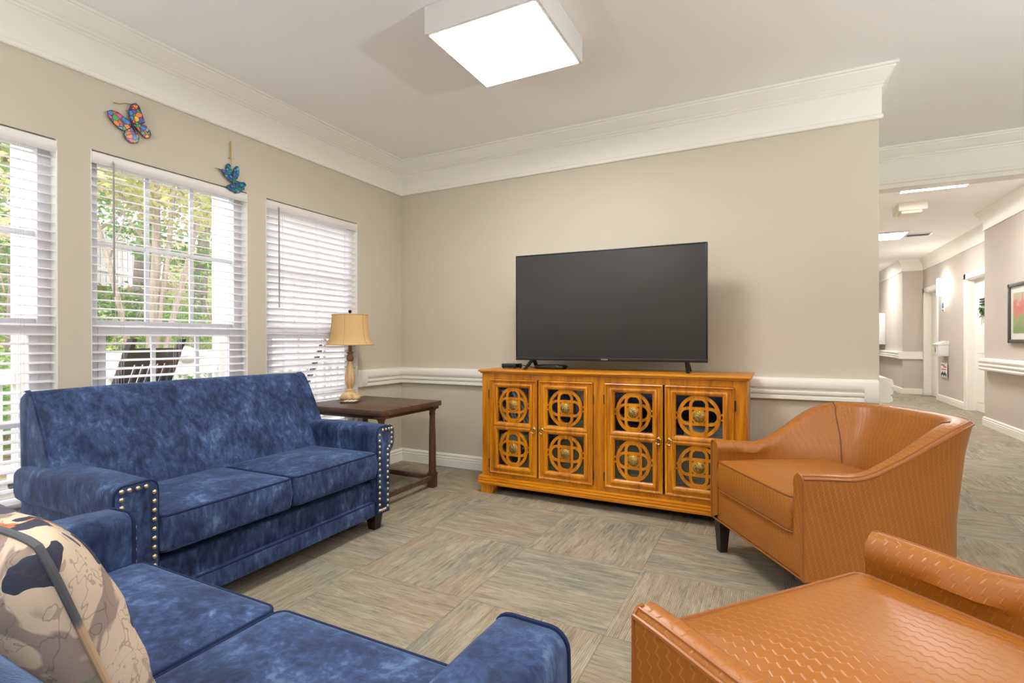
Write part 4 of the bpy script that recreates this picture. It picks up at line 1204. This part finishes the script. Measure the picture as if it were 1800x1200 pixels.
x, y = plan(150, 14); tree(x, y, [trunk(.2, -.3, 5, .18, .1)], 'leaf_yellow', 'darkbark', 'yellowish tree high on the slope to the left', [((0, 0, 4.2), (2.6, 2.6, 1.7)), ((.5, -2.0, 4.6), (2.0, 2.0, 1.4))], 3000, .15)
x, y = plan(40, 15); tree(x, y, [trunk(.2, .3, 5, .18, .1)], 'leaf_light', 'darkbark', 'pale green tree far up the slope at the picture edge', [((0, 0, 3.8), (2.6, 2.6, 2.0))], 2600, .15)
for u, d, r, h, m, lab in ((180, 6.6, .8, .95, 'leaf_light', 'lime green shrub low in front of the pale trunks'), (365, 6.2, .55, 1.25, 'leaf_mid', 'bushy green shrub beside the middle porch post'),
                           (10, 6.0, .8, 1.1, 'leaf_mid', 'green shrub behind the railing at the picture edge'), (325, 9.5, .9, 1.4, 'leaf_mid', 'wide green shrub halfway up the slope'),
                           (215, 10, 1.1, 1.2, 'leaf_dark', 'dark green shrub between the trunks'), (300, 7, .6, .8, 'leaf_yellow', 'yellowish shrub right of the pale trunks'),
                           (120, 8.5, 1.1, 1.3, 'leaf_light', 'light shrub on the slope behind the window pier'), (385, 11, 1.4, 1.8, 'leaf_mid', 'tall green shrub beyond the porch post'),
                           (20, 10, 1.3, 1.5, 'leaf_dark', 'dark shrub up the slope at the picture edge')):
    x, y = plan(u, d); shrub(x, y, r, h, m, lab)
# low plants nobody could count
b = newbm()
for k in range(520):
    u = random.uniform(-120, 640); d = random.uniform(5.6, 16); x, y = plan(u, d)
    if x > -6.3 or (y > 5.9 and x > -9): continue
    leaves(b, (x, y, gz(x, y) + .12), (.28, .28, .22), 16, .07)
o = obj('garden_undergrowth', b, M['leaf_mid'], None, 0); tag(o, 'low green undergrowth covering the garden slope', 'undergrowth', None, 'stuff')
# white retaining wall / fence far up the slope
x, y = plan(215, 15.5)
b = newbm()
for k in range(20): box(b, -.02, .02, -2 + .2 * k, -1.82 + .2 * k, 0, 1.6 + .03 * (k % 3))
box(b, .02, .06, -2, 2, .4, .5); box(b, .02, .06, -2, 2, 1.2, 1.3)
o = obj('garden_fence', b, M['grey'], None, 20, (x, y, gz(x, y))); o.rotation_euler = (0, 0, R(25)); tag(o, 'grey board fence behind the trees on the slope', 'fence')
x, y = plan(300, 6.9)
b = newbm(); box(b, -.06, .06, -1.5, 1.5, 0, 1.44, .01); o = obj('planter_bench', b, M['whitepaint'], None, 20, (-6.5, y, -.45)); tag(o, 'low white bench wall behind the porch railing', 'bench')

# ------------------------------------------------------------------ uplights added out of view to fill the ceiling with light
def added_uplight(x, y, W_, label):
    t = thing('added_floor_lamp', label, 'added fill lamp', (x, y, 0))
    b = newbm(); lathe(b, [(.14, 0), (.14, .015), (.02, .03)], 24); obj('base', b, M['black'], t)
    b = newbm(); lathe(b, [(.014, .02), (.014, 1.48)], 12); obj('pole', b, M['black'], t)
    b = newbm(); lathe(b, [(.015, 1.465), (.09, 1.485), (.16, 1.535), (.19, 1.585), (.185, 1.585), (.155, 1.54), (.085, 1.495), (0, 1.48)], 32); obj('bowl', b, M['housing'], t)
    l = bpy.data.objects.new('lamp_light', bpy.data.lights.new('lamp_light', 'POINT')); C.objects.link(l); l.parent = t; l.location = (0, 0, 1.56)
    l.data.energy = W_; l.data.shadow_soft_size = .05; l.data.color = (.93, .97, 1)
added_uplight(-2.3, -.9, 52, 'added unseen black uplight by the window wall, for ceiling fill')
added_uplight(2.6, 1.3, 165, 'added unseen black uplight beside the right wall, for ceiling fill')

# ------------------------------------------------------------------ light, sky, view
sun = bpy.data.objects.new('sun', bpy.data.lights.new('sun', 'SUN')); C.objects.link(sun)
sun.data.energy = 3.0; sun.data.angle = R(8); sun.rotation_euler = (R(38), 0, R(150)); sun.data.color = (1, .97, .92)
w = bpy.data.worlds.new('world'); bpy.context.scene.world = w; w.use_nodes = True
nt = w.node_tree; bg = nt.nodes['Background']; bg.inputs[0].default_value = (.95, .97, 1, 1); bg.inputs[1].default_value = 3
sc = bpy.context.scene
vs = sc.view_settings; vs.view_transform = 'Standard'; vs.look = 'None'; vs.exposure = .76; vs.gamma = 1; vs.use_curve_mapping = False
sc.cycles.use_denoising = True; sc.cycles.max_bounces = 10; sc.cycles.diffuse_bounces = 6; sc.cycles.transparent_max_bounces = 24; sc.cycles.sample_clamp_indirect = 6
sc.cycles.caustics_reflective = False; sc.cycles.caustics_refractive = False
